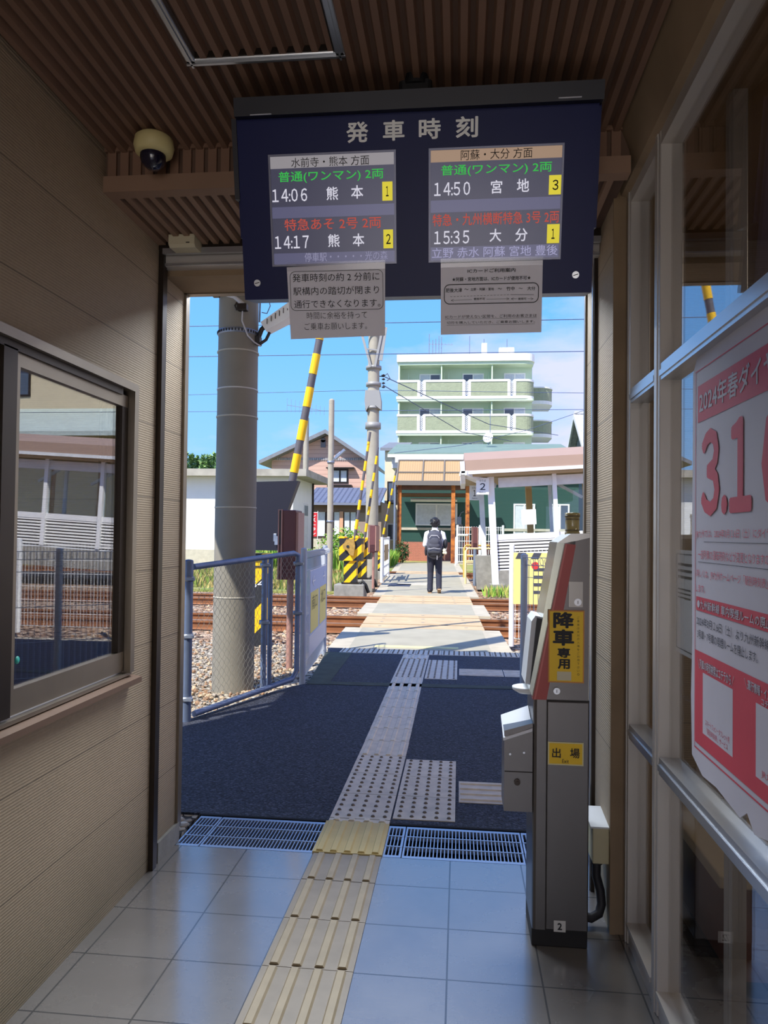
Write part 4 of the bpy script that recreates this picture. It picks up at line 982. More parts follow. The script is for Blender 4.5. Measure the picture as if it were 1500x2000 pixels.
b = MB(); b.cyl((nb_.x + .04, 46, -.05), (nb_.x + .04, 46, na.z + .1), .02, 6); b.box((na.x - .02, 45.99, na.z), (nb_.x + .05, 46.01, na.z + .03)); b.build('banner_pole', m_white, nbn)
wd = nb_.x - na.x; hh = na.z - nb_.z
for k, ch in enumerate('レストラン'): text(ch, m_white, nbn, (na.x, 45.985, nb_.z), (1, 0, 0), (0, 0, 1), (wd * .18, hh * (.80 - .19 * k), wd * .85, hh * (.95 - .19 * k)), local=False, bold=.01)
# beige building and clutter right of the mast
bb = thing('beige_house', 'narrow beige house partly hidden behind the overhead-line mast', 'house', (at(752, 1000, 52).x, 53, 0))
xa, xb = at(751, 960, 52).x, at(785, 960, 52).x; zt_ = at(750, 868, 52).z
b = MB(); b.box((xa, 52, -.1), (xb, 58, zt_ - .4)); b.build('wall', mat('cream wall', (222, 208, 176), .8, noise=(2, .1)), bb)
b = MB(); b.prism([(51.5, zt_ - .5), (51.5, zt_ - .3), (58, zt_ + .9), (58, zt_ + .6)], 'x', xa - .3, xb + .3); b.build('roof', m_greyroof, bb)
window(bb, xa + .2, xa + .9, 3.6, 5.2, 52, m_bronze, 1, fr=.08); window(bb, xa + .2, xb - .1, 1.0, 2.2, 52, m_white, 2, curtain=(1,), fr=.08)

# ------------------------------------------------------------------ green apartment block
m_agreen = mat('mint green render', (202, 220, 192), .8, noise=(.8, .06)); m_arail = mat('sage textured panel', (160, 168, 140), .85, noise=(3, .12), bump=(8, .5, .05)); m_awhite = mat('white trim paint', (240, 240, 236), .7)
Ya = 62.0; ax0, ax1 = at(777, 760, Ya).x, at(1043, 760, Ya).x
ap = thing('apartment_block', 'pale green four-storey apartment block with white balconies behind the shelter', 'building', ((ax0 + ax1) / 2, Ya + 6, 0))
ztop = at(900, 700, Ya).z
b = MB(); b.box((ax0, Ya + 1.5, -.1), (ax1 - .02, Ya + 12, ztop)); b.box((ax0 + .03, Ya + .03, -.1), (ax0 + .15, Ya + 1.5, ztop - .02)); b.build('wall', m_agreen, ap)
def rounded(x0, x1, y0, y1, r, n=6):
    p = [(x0, y1), (x0, y0)] + [(x1 - r + r * math.sin(i * math.pi / 2 / n), y0 + r - r * math.cos(i * math.pi / 2 / n)) for i in range(n + 1)] + [(x1, y1)]
    return p
b = MB(); b.prism(rounded(ax0 - .1, ax1 + .1, Ya - .15, Ya + 12.2, .9), 'z', at(900, 706, Ya).z, at(900, 692, Ya).z); b.build('parapet', m_awhite, ap)
b = MB(); b.prism(rounded(ax0, ax1, Ya, Ya + 11, .8), 'z', at(900, 712, Ya).z, at(900, 706, Ya).z); b.build('cornice', m_agreen, ap)
fl0 = at(900, 743, Ya).z; pitch = (at(900, 741, Ya).z - at(900, 808, Ya).z)
wxs = [(817, 860), (903, 946), (986, 1029)]
for k in range(5):
    zt_ = fl0 - pitch * k; zb_ = zt_ - pitch * .40
    bal = MB(); bal.prism(rounded(ax0 - .12, ax1 + .05, Ya - .12, Ya + 1.5, .8), 'z', zb_ - .42, zb_ - .18, 1)   # floor slab
    bal.prism(rounded(ax0 - .08, ax1 + .02, Ya - .08, Ya + .1, .2), 'z', zb_ - .6, zb_ - .42, 2)
    xs = [777, 818, 829, 906, 917, 994, 1005, 1043]
    for i in (0, 2, 4, 6):
        xa, xb = at(xs[i], 760, Ya).x, at(xs[i + 1], 760, Ya).x
        if i == 6: bal.prism(rounded(xa, xb + .03, Ya - .1, Ya + 1.5, .8), 'z', zb_ - .2, zt_ - .1, 0); bal.prism(rounded(xa - .05, xb + .06, Ya - .14, Ya + 1.5, .85), 'z', zt_ - .14, zt_ + .05, 1)
        else: bal.box((xa, Ya - .1, zb_ - .2), (xb, Ya + .02, zt_ - .1), 0); bal.box((xa - .05, Ya - .14, zt_ - .14), (xb + .05, Ya + .05, zt_ + .05), 1)
        for x in ((xb,) if i == 0 else (xa,) if i == 6 else (xa, xb)): bal.box((x - .12, Ya - .13, zb_ - .2), (x + .12, Ya + .04, zt_), 1)
    bo = bal.build('balcony', [m_arail, m_awhite, m_agreen], ap)
    g = MB()
    for i in (1, 3, 5):
        xa, xb = at(xs[i], 760, Ya).x + .1, at(xs[i + 1], 760, Ya).x - .1
        for j in range(7):
            z = zb_ - .15 + (zt_ - zb_) * j / 7
            for xx0, xx1 in ((xa, xb), (xb, xa)): g.bar((xx0, Ya - .05, z), (xx1, Ya - .05, z + .28), .04, .04)
        g.box((xa, Ya + .06, zb_ - .2), (xb, Ya + .08, zt_ - .1), 1)
    g.build('lattice', [m_awhite, mat('blue shade cloth', (120, 150, 200), .7)], bo)
    for (wa_, wb_), cu in zip(wxs, ((0,), (1,), (0, 1))): window(ap, at(wa_, 760, Ya).x, at(wb_, 760, Ya).x, zb_ - .15, at(900, 730 + 67 * k, Ya + 1.5).z, Ya + 1.5, m_awhite, 2, curtain=cu if k % 2 == 0 else (1,), fr=.10)
    d = MB()
    for x in (862, 961): xx = at(x, 760, Ya).x; d.box((xx - .05, Ya + .1, zb_), (xx + .05, Ya + 1.5, zt_ + pitch * .46))
    for x in (796, 867, 876, 955, 963): xx = at(x, 760, Ya).x; d.cyl((xx, Ya + .9, zb_), (xx, Ya + .9, zt_ + pitch * .3), .03, 6)
    d.build('partition', m_agreen, ap)
# rounded stair landings on the right side
for k in range(3):
    zt_ = fl0 - pitch * (k + .0); b = MB(); xa, xb = ax1 - .2, at(1079, 760, Ya + 4).x
    b.prism(rounded(xa, xb, Ya + 3, Ya + 7, 1.2), 'z', zt_ - 1.5, zt_ - 1.2, 1); b.prism(rounded(xa, xb - .02, Ya + 3.02, Ya + 7, 1.2), 'z', zt_ - 1.2, zt_ - .1, 0); b.prism(rounded(xa, xb + .03, Ya + 2.97, Ya + 7, 1.2), 'z', zt_ - .1, zt_ + .02, 1)
    b.build('stair_landing', [m_arail, m_awhite], ap)
b = MB(); rs = random.Random(4)
for x, h in ((838, 40), (845, 28), (851, 30), (857, 36), (862, 34), (917, 36), (945, 30), (990, 30)):
    p = at(x, 692, Ya + 3); b.cyl((p.x, Ya + 3, p.z), (p.x, Ya + 3, p.z + h / 1430 * 65), .035, 6)
p = at(850, 672, Ya + 3); b.bar((p.x - .6, Ya + 3, p.z), (p.x + 1.6, Ya + 3, p.z - .1), .04)
for k in range(8): b.bar((p.x - .5 + k * .28, Ya + 2.7, p.z), (p.x - .5 + k * .28, Ya + 3.3, p.z), .03)
b.build('roof_antenna', m_galv, ap)
b = MB(); p = at(945, 692, Ya + 3); b.box((p.x - .2, Ya + 2.6, p.z - .2), (p.x + .25, Ya + 3.2, p.z + .9)); b.build('roof_box', m_awhite, ap); b = MB(); p = at(990, 692, Ya + 3); b.box((p.x - .7, Ya + 2.6, p.z - .2), (p.x + .6, Ya + 3.4, p.z + .5)); b.build('roof_box', m_awhite, ap)

# roof with steep gable peeping in at the right edge
GX, GY0, GY1 = at(1136, 860, 68).x, 66.0, 78.0
gz = at(1128, 808, 72).z; ge = at(1142, 866, 66).z
gh = thing('gabled_roof_house', 'pale-roofed house with a dark steep gable at the right edge of the doorway view', 'house', (GX + 4, 72, 0))
b = MB(); b.prism([(GY0 + .6, -.1), (GY1 - .6, -.1), (GY1 - .6, ge - .3), ((GY0 + GY1) / 2, gz - .5), (GY0 + .6, ge - .3)], 'x', GX + .6, GX + 9); b.build('wall', mat('dark gable wall', (104, 112, 112), .8), gh)
m_ptile = mat('pale grey roof tile', (188, 190, 194), .7, noise=(4, .3), bump=(7, .7, .06)); ym = (GY0 + GY1) / 2
b = MB(); b.prism([(GY0, ge - .6), (ym, gz), (GY1, ge - .6), (GY1, ge - .95), (ym, gz - .35), (GY0, ge - .95)], 'x', GX, GX + 9.5); b.cyl((GX - .1, ym, gz), (GX + 9.5, ym, gz), .22, 10); b.build('roof', m_ptile, gh)
b = MB(); b.prism([(GY0 - .05, ge - .6), (ym, gz + .05), (GY1 + .05, ge - .6), (GY1 + .05, ge - 1.1), (ym, gz - .5), (GY0 - .05, ge - 1.1)], 'x', GX - .15, GX); b.build('barge_board', m_dirtywhite, gh)
b = MB(); b.box((GX + .55, ym - 2.2, ge - .6), (GX + .6, ym + 2.2, ge + 1.2)); b.build('attic_window', m_winglass, gh)

# ------------------------------------------------------------------ green station-side house with rusty canopy at the far exit
m_dgreen = mat('dark green lap siding', (40, 78, 72), .6); t, bs = nodes(m_dgreen); v, s = coord(t)
bumpto(t, bs, mnode(t, 'FRACT', mnode(t, 'MULTIPLY', s[2], 5.0)), .6, .03)
m_brick = mat('red brick base', (168, 88, 70), .8); t, bs = nodes(m_brick); v, s = coord(t)
br = t.nodes.new('ShaderNodeTexBrick'); br.inputs['Scale'].default_value = 5; br.inputs['Color1'].default_value = lin((170, 86, 66)); br.inputs['Color2'].default_value = lin((150, 76, 60)); br.inputs['Mortar'].default_value = lin((186, 150, 132)); br.inputs['Mortar Size'].default_value = .03
mpn = t.nodes.new('ShaderNodeMapping'); mpn.inputs['Rotation'].default_value = (R(90), 0, 0); t.links.new(v, mpn.inputs[0]); t.links.new(mpn.outputs[0], br.inputs[0]); t.links.new(br.outputs[0], bs.inputs['Base Color'])
m_rustpost = mat('rusty orange post', (196, 118, 48), .75, noise=(5, .4, (120, 60, 30)))
Yh = 41.0; h0, h1 = at(783, 1000, Yh).x, at(1130, 1000, Yh).x
gh2 = thing('green_house', 'dark green sided house with a brick base facing the far end of the path', 'house', ((h0 + h1) / 2, Yh + 3, 0))
zr = at(900, 948, Yh).z
b = MB(); b.box((h0, Yh, 1.0), (h1, Yh + 7, zr + 1)); b.build('wall', m_dgreen, gh2)
b = MB(); b.box((h0, Yh - .05, -.1), (h1, Yh + 6.9, 1.02)); b.build('brick_base', m_brick, gh2)
b = MB(); z = at(830, 1033, Yh).z; b.box((h0, Yh - .10, z - .07), (h1, Yh, z + .07)); b.build('ledge', m_lightconc, gh2)
wa, wb_ = at(812, 983, Yh), at(893, 1027, Yh); window(gh2, wa.x, wb_.x, wb_.z, wa.z, Yh - .02, m_white, 2, curtain=(0, 1), fr=.08)
window(gh2, at(1003, 985, Yh).x, at(1045, 985, Yh).x, .9, 3.2, Yh - .02, m_white, 2, curtain=(0, 1), fr=.08); window(gh2, at(1075, 985, Yh).x, at(1112, 985, Yh).x, 1.4, 3.2, Yh - .02, m_white, 2, curtain=(0,), fr=.08)
b = MB(); p, q_ = at(803, 977, Yh), at(893, 977, Yh); b.cyl((p.x, Yh - .35, p.z), (q_.x, Yh - .35, p.z), .10, 10); b.build('awning_roller', m_white, gh2)
b = MB(); p, q_ = at(880, 1024, Yh), at(903, 1096, Yh); b.box((p.x, Yh - .09, -.05), (q_.x, Yh - .04, p.z)); b.build('door', mat('grey door', (112, 108, 112), .6), gh2)
b = MB(); p = at(897, 1017, Yh); b.bbox((p.x - .12, Yh - .15, p.z - .22), (p.x + .12, Yh, p.z + .22), .02); b.tube([(p.x, Yh - .08, p.z + .2), (p.x + .1, Yh - .08, p.z + .45), (p.x + .25, Yh - .08, p.z + .5)], .03, 6); b.build('meter_box', m_galv, gh2)
m_greenroof = mat('grey-green metal roof', (118, 140, 128), .6, noise=(1.5, .12)); t, bs = nodes(m_greenroof); v, s = coord(t)
bumpto(t, bs, mnode(t, 'GREATER_THAN', mnode(t, 'FRACT', mnode(t, 'MULTIPLY', s[0], 2.4)), .9), .5, .04)
b = MB(); zt_ = at(900, 889, Yh - 1).z; x0_, x1_ = at(757, 889, Yh - 1).x, at(1125, 889, Yh - 1).x
b.prism([(Yh - 1, zt_), (Yh - 1, zt_ + .12), (Yh + 5, zt_ + 1.35), (Yh + 9, zt_ + .2), (Yh + 9, zt_), (Yh + 5, zt_ + 1.15)], 'x', x0_, x1_); b.build('roof', m_greenroof, gh2)
b = MB(); b.box((x0_, Yh - 1.05, zt_ - .12), (x1_, Yh - .95, zt_ + .05)); b.box((x0_ + .2, Yh - .6, zr + .9), (x1_, Yh + 7, zt_ + .05)); b.build('eaves', m_dirtywhite, gh2)
dsh = thing('satellite_dish', 'white satellite dish standing on the green roof', 'dish', (at(954, 868, 44).x, 44, 6.85))
p = at(954, 856, 44); b = MB(); b.lathe([(0, .0), (.15, .015), (.25, .05), (.32, .10)], (0, 0, 0), 20); d_ = b.build('reflector', m_white, dsh, local=True); d_.location = (0, -.1, p.z - 6.85); d_.rotation_euler = (R(75), 0, R(-25))
b = MB(); b.cyl((p.x, 44.02, 6.85), (p.x, 44.02, p.z), .03, 8); b.cyl((p.x + .1, 44.02, 6.9), (p.x + .1, 44.02, p.z + 1.9 * .9), .02, 6); b.build('stand', m_galv, dsh)
# rusty post canopy
cp = thing('rusty_canopy', 'orange translucent canopy on rusty posts at the far end of the path', 'canopy', (at(845, 1097, 37.5).x, 37.5, 0))
m_sheet = sheet_mat('amber corrugated sheet', (232, 196, 150), .5)
c0, c1 = at(775, 945, 37.5).x, at(915, 945, 37.5).x; zc0 = at(845, 941, 37.5).z; zc1 = at(845, 899, 38.6).z
b = MB(); n = 60
for k in range(n):
    xa, xb = c0 + (c1 - c0) * k / n, c0 + (c1 - c0) * (k + 1) / n; dz = .008 * (-1) ** k
    b.quad((xa, 37.3, zc0 + dz), (xb, 37.3, zc0 - dz), (xb, 38.6, zc1 - dz), (xa, 38.6, zc1 + dz))
b.build('sheet', m_sheet, cp)
b = MB()
for u in (0, .36, .66, 1): x = c0 + (c1 - c0) * u; b.bar((x, 37.26, zc0), (x, 38.56, zc1), .07, .07)
for w_ in (0, .42, 1): b.bar((c0, 37.26 + 1.3 * w_, zc0 + (zc1 - zc0) * w_), (c1, 37.26 + 1.3 * w_, zc0 + (zc1 - zc0) * w_), .07, .07)
b.bar((c0 - .2, 37.2, zc0 - .12), (c1 + .1, 37.2, zc0 - .12), .1, .16); b.build('frame', mat('dull brown-grey frame', (112, 106, 100), .6), cp)
b = MB(); b.bar((c0 - .2, 38.7, zc1 + .05), (c1 + .3, 38.7, zc1 + .05), .3, .35); b.build('ridge_beam', m_dirtywhite, cp)
for x in (779, 884, 912):
    p = at(x, 1097, 37.5); b = MB(); b.box((p.x - .10, 37.4, -.05), (p.x + .10, 37.6, zc0 - .15)); b.build('post', m_rustpost, cp)
b = MB(); b.box((c0, 37.42, zc0 - .42), (c1, 37.58, zc0 - .2)); b.box((c0, 37.5, zc0 - .62), (c1, 40.8, zc0 - .58)); b.build('beam', mat('dark rusty beam', (112, 72, 48), .8, noise=(4, .4)), cp)
p = gr(768, 1095); b = MB(); b.cyl((at(771, 1000, 37.2).x, 37.2, 0), (at(771, 1000, 37.2).x, 37.2, zc0), .06, 8); b.build('downpipe', m_galv, cp)
mesh_fence('mesh_fence', 'white mesh fence beside the green house, right of the walker', (at(893, 1095, 37).x, 37.2, 0), (at(950, 1095, 37).x + .8, 36.8, 0), .1, 1.9, (0, .5, 1), .12, (0, .2, .4, .6, .8), curl=False, r=.012, post_r=.06, m=m_white)

# ------------------------------------------------------------------ island platform with waiting shelter (it climbs gently to the right)
m_brownfas = mat('brown fascia sheet', (166, 140, 124), .6, noise=(1, .06)); m_louv = mat('white louvre blade', (222, 222, 220), .6)
OX, OY = .72, 20.3
sh_ = thing('platform_shelter', 'long platform shelter with brown roof edge, white posts and louvred lower wall at the right', 'shelter', (OX, OY, 0), rot=(0, R(-3.2), 0))
def S(px_, py_, Y=OY):   # photo point -> shelter local
    p = at(px_, py_, Y); a = R(3.2); dx, dz = p.x - OX, p.z; return (dx * math.cos(a) + dz * math.sin(a), -dx * math.sin(a) + dz * math.cos(a))
LEN = 17.0
xl, zb_ = S(908, 926); zt_ = S(908, 905)[1]
b = MB(); b.prism([(-.6, zb_), (-.6, zt_ + .02), (.3, zt_ + .32), (3.4, zt_ + .32), (3.4, zb_)], 'x', xl, LEN); b.build('roof_edge', m_brownfas, sh_, local=True)
b = MB(); xe, ze = S(896, 938); b.prism([(-.62, zb_ - .02), (-.62, zt_), (.5, zt_ + .1), (.5, ze - .1), (-.3, ze - .12)], 'x', xl - .12, xl - .0, 0); b.prism([(-.62, zb_ - .06), (-.62, zb_ + .03), (3.4, zb_ + .03), (3.4, zb_ - .06)], 'x', xl - .1, LEN, 0)
b.bar((xl - .05, -.55, zb_ - .02), (xl + .75, .25, zb_ - .35), .28, .12, 0); b.bar((xl - .05, -.58, zb_ + .1), (xl - .05, 3.3, zb_ - .05), .14, .30, 0); b.build('gable_trim', m_dirtywhite, sh_, local=True)
b = MB(); b.box((xl, -.5, zb_ - .12), (LEN, 3.3, zb_ - .06)); b.build('ceiling_boards', mat('beige roof boards', (172, 150, 116), .7), sh_, local=True)
b = MB(); b.box((xl + .9, -.06, zb_ - .42), (LEN, .1, zb_ - .16)); b.build('head_beam', m_dirtywhite, sh_, local=True)
posts = [S(961, 1000)[0], S(1085, 1000)[0]]; dxp = posts[1] - posts[0]
for k in range(9):
    x = posts[0] + dxp * k; w_ = .09 if k == 0 else .055
    b = MB(); b.box((x - w_, -.12, -.05 if k == 0 else .5), (x + w_, .06, zb_ - .1)); o_ = b.build('post', m_white, sh_, local=True)
    if k: 
        g = MB(); g.bar((x, 1.0, zb_ - .2), (x + .9, 1.0, zb_ - .75), .08, .08); g.bar((x, 1.0, zb_ - .2), (x, 1.0, .5), .09, .09); g.build('brace', m_dirtywhite, o_, local=True)
x2 = S(944, 1000)[0]; b = MB(); b.box((x2 - .07, .9, .0), (x2 + .07, 1.05, zb_ - .1)); b.build('post', m_dirtywhite, sh_, local=True)
zs0, zs1 = S(970, 1055)[1], S(970, 1046)[1]
b = MB(); b.box((posts[0], -.05, zs0), (LEN, .06, zs1 + .03)); b.box((posts[0], -.04, .32), (LEN, .06, .48)); b.build('sill_rail', m_white, sh_, local=True)
b = MB(); z = .52
while z < zs0 - .02: b.add([(posts[0] + .05, -.05, z), (LEN, -.05, z), (LEN, -.03, z + .055), (posts[0] + .05, -.03, z + .055)], [(0, 1, 2, 3)], 0); b.box((posts[0] + .05, -.05, z), (LEN, .02, z + .012), 0); z += .088
b.box((posts[0] + .05, .03, .45), (LEN, .05, zs0), 1); b.build('louvre', [m_louv, mat('louvre shadow gap', (86, 84, 84), .8)], sh_, local=True)
g = MB(); g.box((posts[0] + .05, -.01, zs1 + .03), (LEN, .0, zb_ - .42)); g.build('glazing', m_clear, sh_, local=True)
b = MB(); b.box((posts[0], 2.6, .45), (LEN, 2.7, 1.0)); b.build('rear_wall', m_louv, sh_, local=True)
b = MB()
for k in range(1, 9): x = posts[0] + dxp * (k - .28); b.box((x - .09, 2.2, .45), (x + .09, 2.38, zb_ - .12))
b.build('inner_post', mat('ochre timber post', (222, 176, 110), .6), sh_, local=True)
for xn, wn, zn in ((.46, .66, 1.72), (1.55, .5, 1.5)):
    b = MB(); xx = posts[0] + xn * dxp; b.box((xx, -.03, zn - .05), (xx + wn * .6, -.02, zn + .36)); b.build('notice', m_white, sh_, local=True)
b = MB(); b.box((posts[0], -.1, -.1), (LEN + 1, 3.5, .45)); b.box((posts[0] - .15, -.3, -.1), (posts[0] + .25, .5, .08)); b.box((posts[0] - .5, .6, -.1), (posts[0], 1.4, .85)); b.build('platform_base', m_concrete, sh_, local=True)
# furniture inside, seen through the glass
def inside(name, label, cat, x, y, w, d, h, m, z0):
    b = MB(); b.bbox((x, y, z0), (x + w, y + d, z0 + h), .02); b.box((x + w * .1, y - .01, z0 + h * .55), (x + w * .9, y, z0 + h * .9), 1); b.box((x + .02, y + .02, z0 - .4), (x + w - .02, y + d - .02, z0), 0)
    tag(b.build(name, [m, m_winglass]), label, cat)

# platform number signs
def numsign(px0, py0, px1, py1, Y, n, label):
    a_, c_ = at(px0, py0, Y), at(px1, py1, Y); sg = thing('platform_number_sign', label, 'sign', ((a_.x + c_.x) / 2, Y, c_.z)); w_, h_ = c_.x - a_.x, a_.z - c_.z
    b = MB(); b.bbox((a_.x, Y, c_.z), (c_.x, Y + .06, a_.z), .006); b.build('panel', m_white, sg)
    o_ = (a_.x, Y - .004, c_.z); k_ = mat('sign navy', (36, 42, 58), .5)
    text(n, k_, sg, o_, (1, 0, 0), (0, 0, 1), (w_ * (.30 if n == '2' else .38), h_ * .27, w_ * (.72 if n == '2' else .62), h_ * .68), local=False, bold=.012, cjk_digits=True)
    text('のりば', k_, sg, o_, (1, 0, 0), (0, 0, 1), (w_ * .26, h_ * .76, w_ * .76, h_ * .90), local=False)
    text('Platform', k_, sg, o_, (1, 0, 0), (0, 0, 1), (w_ * .26, h_ * .09, w_ * .76, h_ * .17), local=False)
numsign(930, 933, 955, 966, 20.0, '2', 'white platform sign with a large 2, hung at the left corner of the shelter')
numsign(917, 948, 937, 977, 22.6, '1', 'white platform sign with a large 1, partly behind the sign with a 2')
# pipe railings beside the path
def pipe_rail(name, label, pts_list, r, m, group=None):
    t_ = thing(name, label, 'railing', pts_list[0][0], group); 
    for i, pts in enumerate(pts_list): b = MB(); b.tube(pts, r, 10); b.build('hoop' if i == 0 else 'mid_bar', m, t_)
m_ochre = mat('ochre painted pipe', (224, 184, 92), .5, noise=(6, .2))
p = gr(906, 1128); q_ = gr(909, 1140); e0 = Vector((1.2, p.y + .3, 0))
pipe_rail('pipe_railing', 'ochre pipe railing beside the path, the farther of the pair', [[(p.x, p.y, 0), (p.x, p.y, 1.0), (p.x + .06, p.y, 1.08), (e0.x + .2, e0.y, 1.08)], [(p.x, p.y, .72), (e0.x + .2, e0.y, .72)]], .033, m_ochre)
pipe_rail('pipe_railing', 'ochre and white pipe railing beside the path, nearest the walker on the right', [[(q_.x, q_.y, 0), (q_.x, q_.y, .96), (q_.x + .06, q_.y, 1.03), (.95, q_.y + .2, 1.03)], [(q_.x, q_.y, .66), (.95, q_.y + .2, .66)], [(q_.x, q_.y, .62), (.95, q_.y + .2, .62)]], .033, mat('cream painted pipe', (236, 214, 160), .5, noise=(6, .2)))
p = gr(890, 1104)
pipe_rail('pipe_railing', 'thin white pipe hoop just right of the walker, near the far exit', [[(p.x, p.y, 0), (p.x, p.y, 1.3), (p.x + .1, p.y, 1.42), (p.x + .55, p.y + .3, 1.42)]], .04, m_white)
b = MB(); p = gr(927, 1141); b.cyl((p.x, p.y, -.05), (p.x, p.y, 1.0), .05, 12); b.cyl((p.x, p.y, 1.0), (p.x, p.y, 1.02), .056, 12); tag(b.build('bollard_post', m_galv), 'grey post below the platform signs, right of the pipe railings', 'post')

# houses further right (they show in the glass of the left window)
bh = thing('ochre_house', 'beige two-storey house with a tiled lower roof far to the right of the shelter', 'house', (16, 36, 0))
b = MB(); b.box((8, 34, -.1), (26, 42, 10.5)); b.build('wall', mat('beige stucco', (206, 192, 162), .8, noise=(1, .08)), bh)
b = MB(); b.prism([(33.2, 10.3), (33.2, 10.6), (42.8, 11.6), (42.8, 10.3)], 'x', 7.2, 26.8); b.build('roof', m_dirtywhite, bh)
b = MB(); b.prism([(30.5, 5.6), (30.5, 5.8), (34, 7.4), (34, 7.1)], 'x', 6, 27); b.build('lower_roof', mat('pale green-grey tile', (190, 204, 198), .6, noise=(3, .15), bump=(6, .6, .08)), bh)
for x in (10, 14, 18.5, 22): window(bh, x, x + 1.3, 8.0, 9.6, 34, m_bronze, 2, fr=.1)
b = MB(); b.box((11.6, 33.2, 7.7), (13.6, 34, 7.8)); 
for k in range(9): b.cyl((11.7 + .22 * k, 33.25, 7.8), (11.7 + .22 * k, 33.25, 8.8), .03, 6)
b.box((11.6, 33.2, 8.78), (13.6, 33.3, 8.86)); b.build('balcony_rail', m_white, bh)

# television aerials
def aerial(px_, py_, Y, base, span, n, label, tilt=0):
    p = at(px_, py_, Y); t_ = thing('television_aerial', label, 'aerial', (p.x, Y, base)); b = MB(); b.cyl((p.x, Y, base), (p.x, Y, p.z + .1), .025, 6); b.build('aerial_mast', m_galv, t_)
    b = MB(); a0_, a1_ = Vector((p.x - span / 2, Y, p.z + tilt)), Vector((p.x + span / 2, Y, p.z - tilt)); b.bar(a0_, a1_, .04)
    for k in range(n): c = a0_ + (a1_ - a0_) * (k / (n - 1)); h_ = .55 - .25 * k / n; b.bar(c - Vector((0, 0, h_)), c + Vector((0, 0, h_)), .022)
    b.build('boom_elements', m_galv, t_)
aerial(597, 797, 57, 7.4, 3.0, 10, 'television aerial with short rods, on a mast left of the slim pole', .25)

# ------------------------------------------------------------------ person walking away
PX, PY = -.60, 17.95
pe = thing('person', 'person with dark hair, white shirt and grey backpack walking away over the crossing', 'person', (PX, PY, 0))
def blob(parts, name, m, voxel=.012, smooth=6, parent=pe):
    """one continuous surface from overlapping tapered limbs: (a, b, ra, rb) capsules and (c, r, scale) ellipsoids"""
    b = MB()
    for q in parts:
        if len(q) == 4:
            a, c, ra, rc = q; a, c = Vector(a), Vector(c); n = 7
            b.tube([a + (c - a) * i / n for i in range(n + 1)], [ra + (rc - ra) * i / n for i in range(n + 1)], 14); b.sphere(a, ra, u=14, v=8); b.sphere(c, rc, u=14, v=8)
        else: b.sphere(q[0], q[1], sc=q[2], u=18, v=12)
    o = b.build(name, m, None)
    md = o.modifiers.new('r', 'REMESH'); md.mode = 'VOXEL'; md.voxel_size = voxel
    ms = o.modifiers.new('s', 'SMOOTH'); ms.iterations = smooth; ms.factor = .5
    dg = bpy.context.evaluated_depsgraph_get(); me = bpy.data.meshes.new_from_object(o.evaluated_get(dg)); bpy.data.objects.remove(o)
    for p in me.polygons: p.use_smooth = True
    me.name = name; q = bpy.data.objects.new(name, me); COL.objects.link(q); q.parent = parent
    return q
m_skin = mat('skin', (206, 158, 128), .6); m_hair = mat('black hair', (24, 22, 24), .5); m_shirt = mat('white shirt', (236, 236, 240), .8); m_trouser = mat('charcoal trousers', (44, 46, 60), .85)
m_pack = mat('dark grey backpack', (78, 80, 92), .8, noise=(14, .15)); m_pack2 = mat('near-black backpack trim', (34, 35, 42), .7); m_shoe = mat('dark brown shoe', (40, 36, 38), .6)
# body: local coordinates, +y away from the viewer
hipL, hipR = (-.085, 0, .90), (.085, 0, .90)
kneeL, kneeR = (-.095, .05, .49), (.10, .02, .49); ankL, ankR = (-.10, .0, .085), (.115, -.10, .14)
hands = []
def hand(w, d, up, side):
    w, d = Vector(w), Vector(d).normalized(); u = Vector(up).normalized(); s_ = d.cross(u).normalized() * side; out_ = [(w, w + d * .05, .028, .032), (w + d * .05, w + d * .085, .034, .034)]
    for k, ln in enumerate((.062, .072, .068, .054)):
        a = w + d * .09 + s_ * (.026 - .0175 * k); m_ = a + d * ln * .55 - u * .008; out_ += [(a, m_, .0092, .0088), (m_, m_ + d * ln * .5 - u * .022, .0086, .0078)]
    a = w + d * .035 + s_ * .034; out_ += [(a, a + d * .035 + s_ * .016, .0115, .010), (a + d * .035 + s_ * .016, a + d * .07 + s_ * .012 - u * .01, .0098, .0085)]
    return out_
body = [((0, 0, .92), .15, (1, .72, .8)), ((0, 0, 1.02), (0, -.0, 1.32), .120, .125), ((-.13, 0, 1.39), (.13, 0, 1.39), .048, .048), ((0, .0, 1.40), (0, .03, 1.54), .055, .052),
        (hipL, kneeL, .082, .056), (kneeL, ankL, .056, .036), (hipR, kneeR, .082, .056), (kneeR, ankR, .056, .036), (ankL, (-.105, .12, .04), .035, .03), (ankR, (.12, .03, .05), .035, .03),
        ((0, .045, 1.635), .092, (.86, 1.0, 1.2)), ((0, .13, 1.615), .018, (.8, 1, 1.3)), ((0, .10, 1.575), .05, (.9, .9, .9)), ((-.083, .04, 1.63), .02, (.5, 1, 1.5)), ((.083, .04, 1.63), .02, (.5, 1, 1.5)),
        ((-.185, 0, 1.39), (-.225, .02, 1.14), .052, .042), ((-.225, .02, 1.14), (-.15, .20, 1.05), .042, .030), ((.185, 0, 1.39), (.235, -.03, 1.13), .052, .042), ((.235, -.03, 1.13), (.215, .10, .93), .042, .030)]
body += hand((-.15, .20, 1.05), (.5, .8, .1), (0, 0, 1), 1) + hand((.215, .10, .93), (-.05, .3, -.9), (-1, 0, .1), 1)
blob(body, 'body', m_skin, .006, 4)
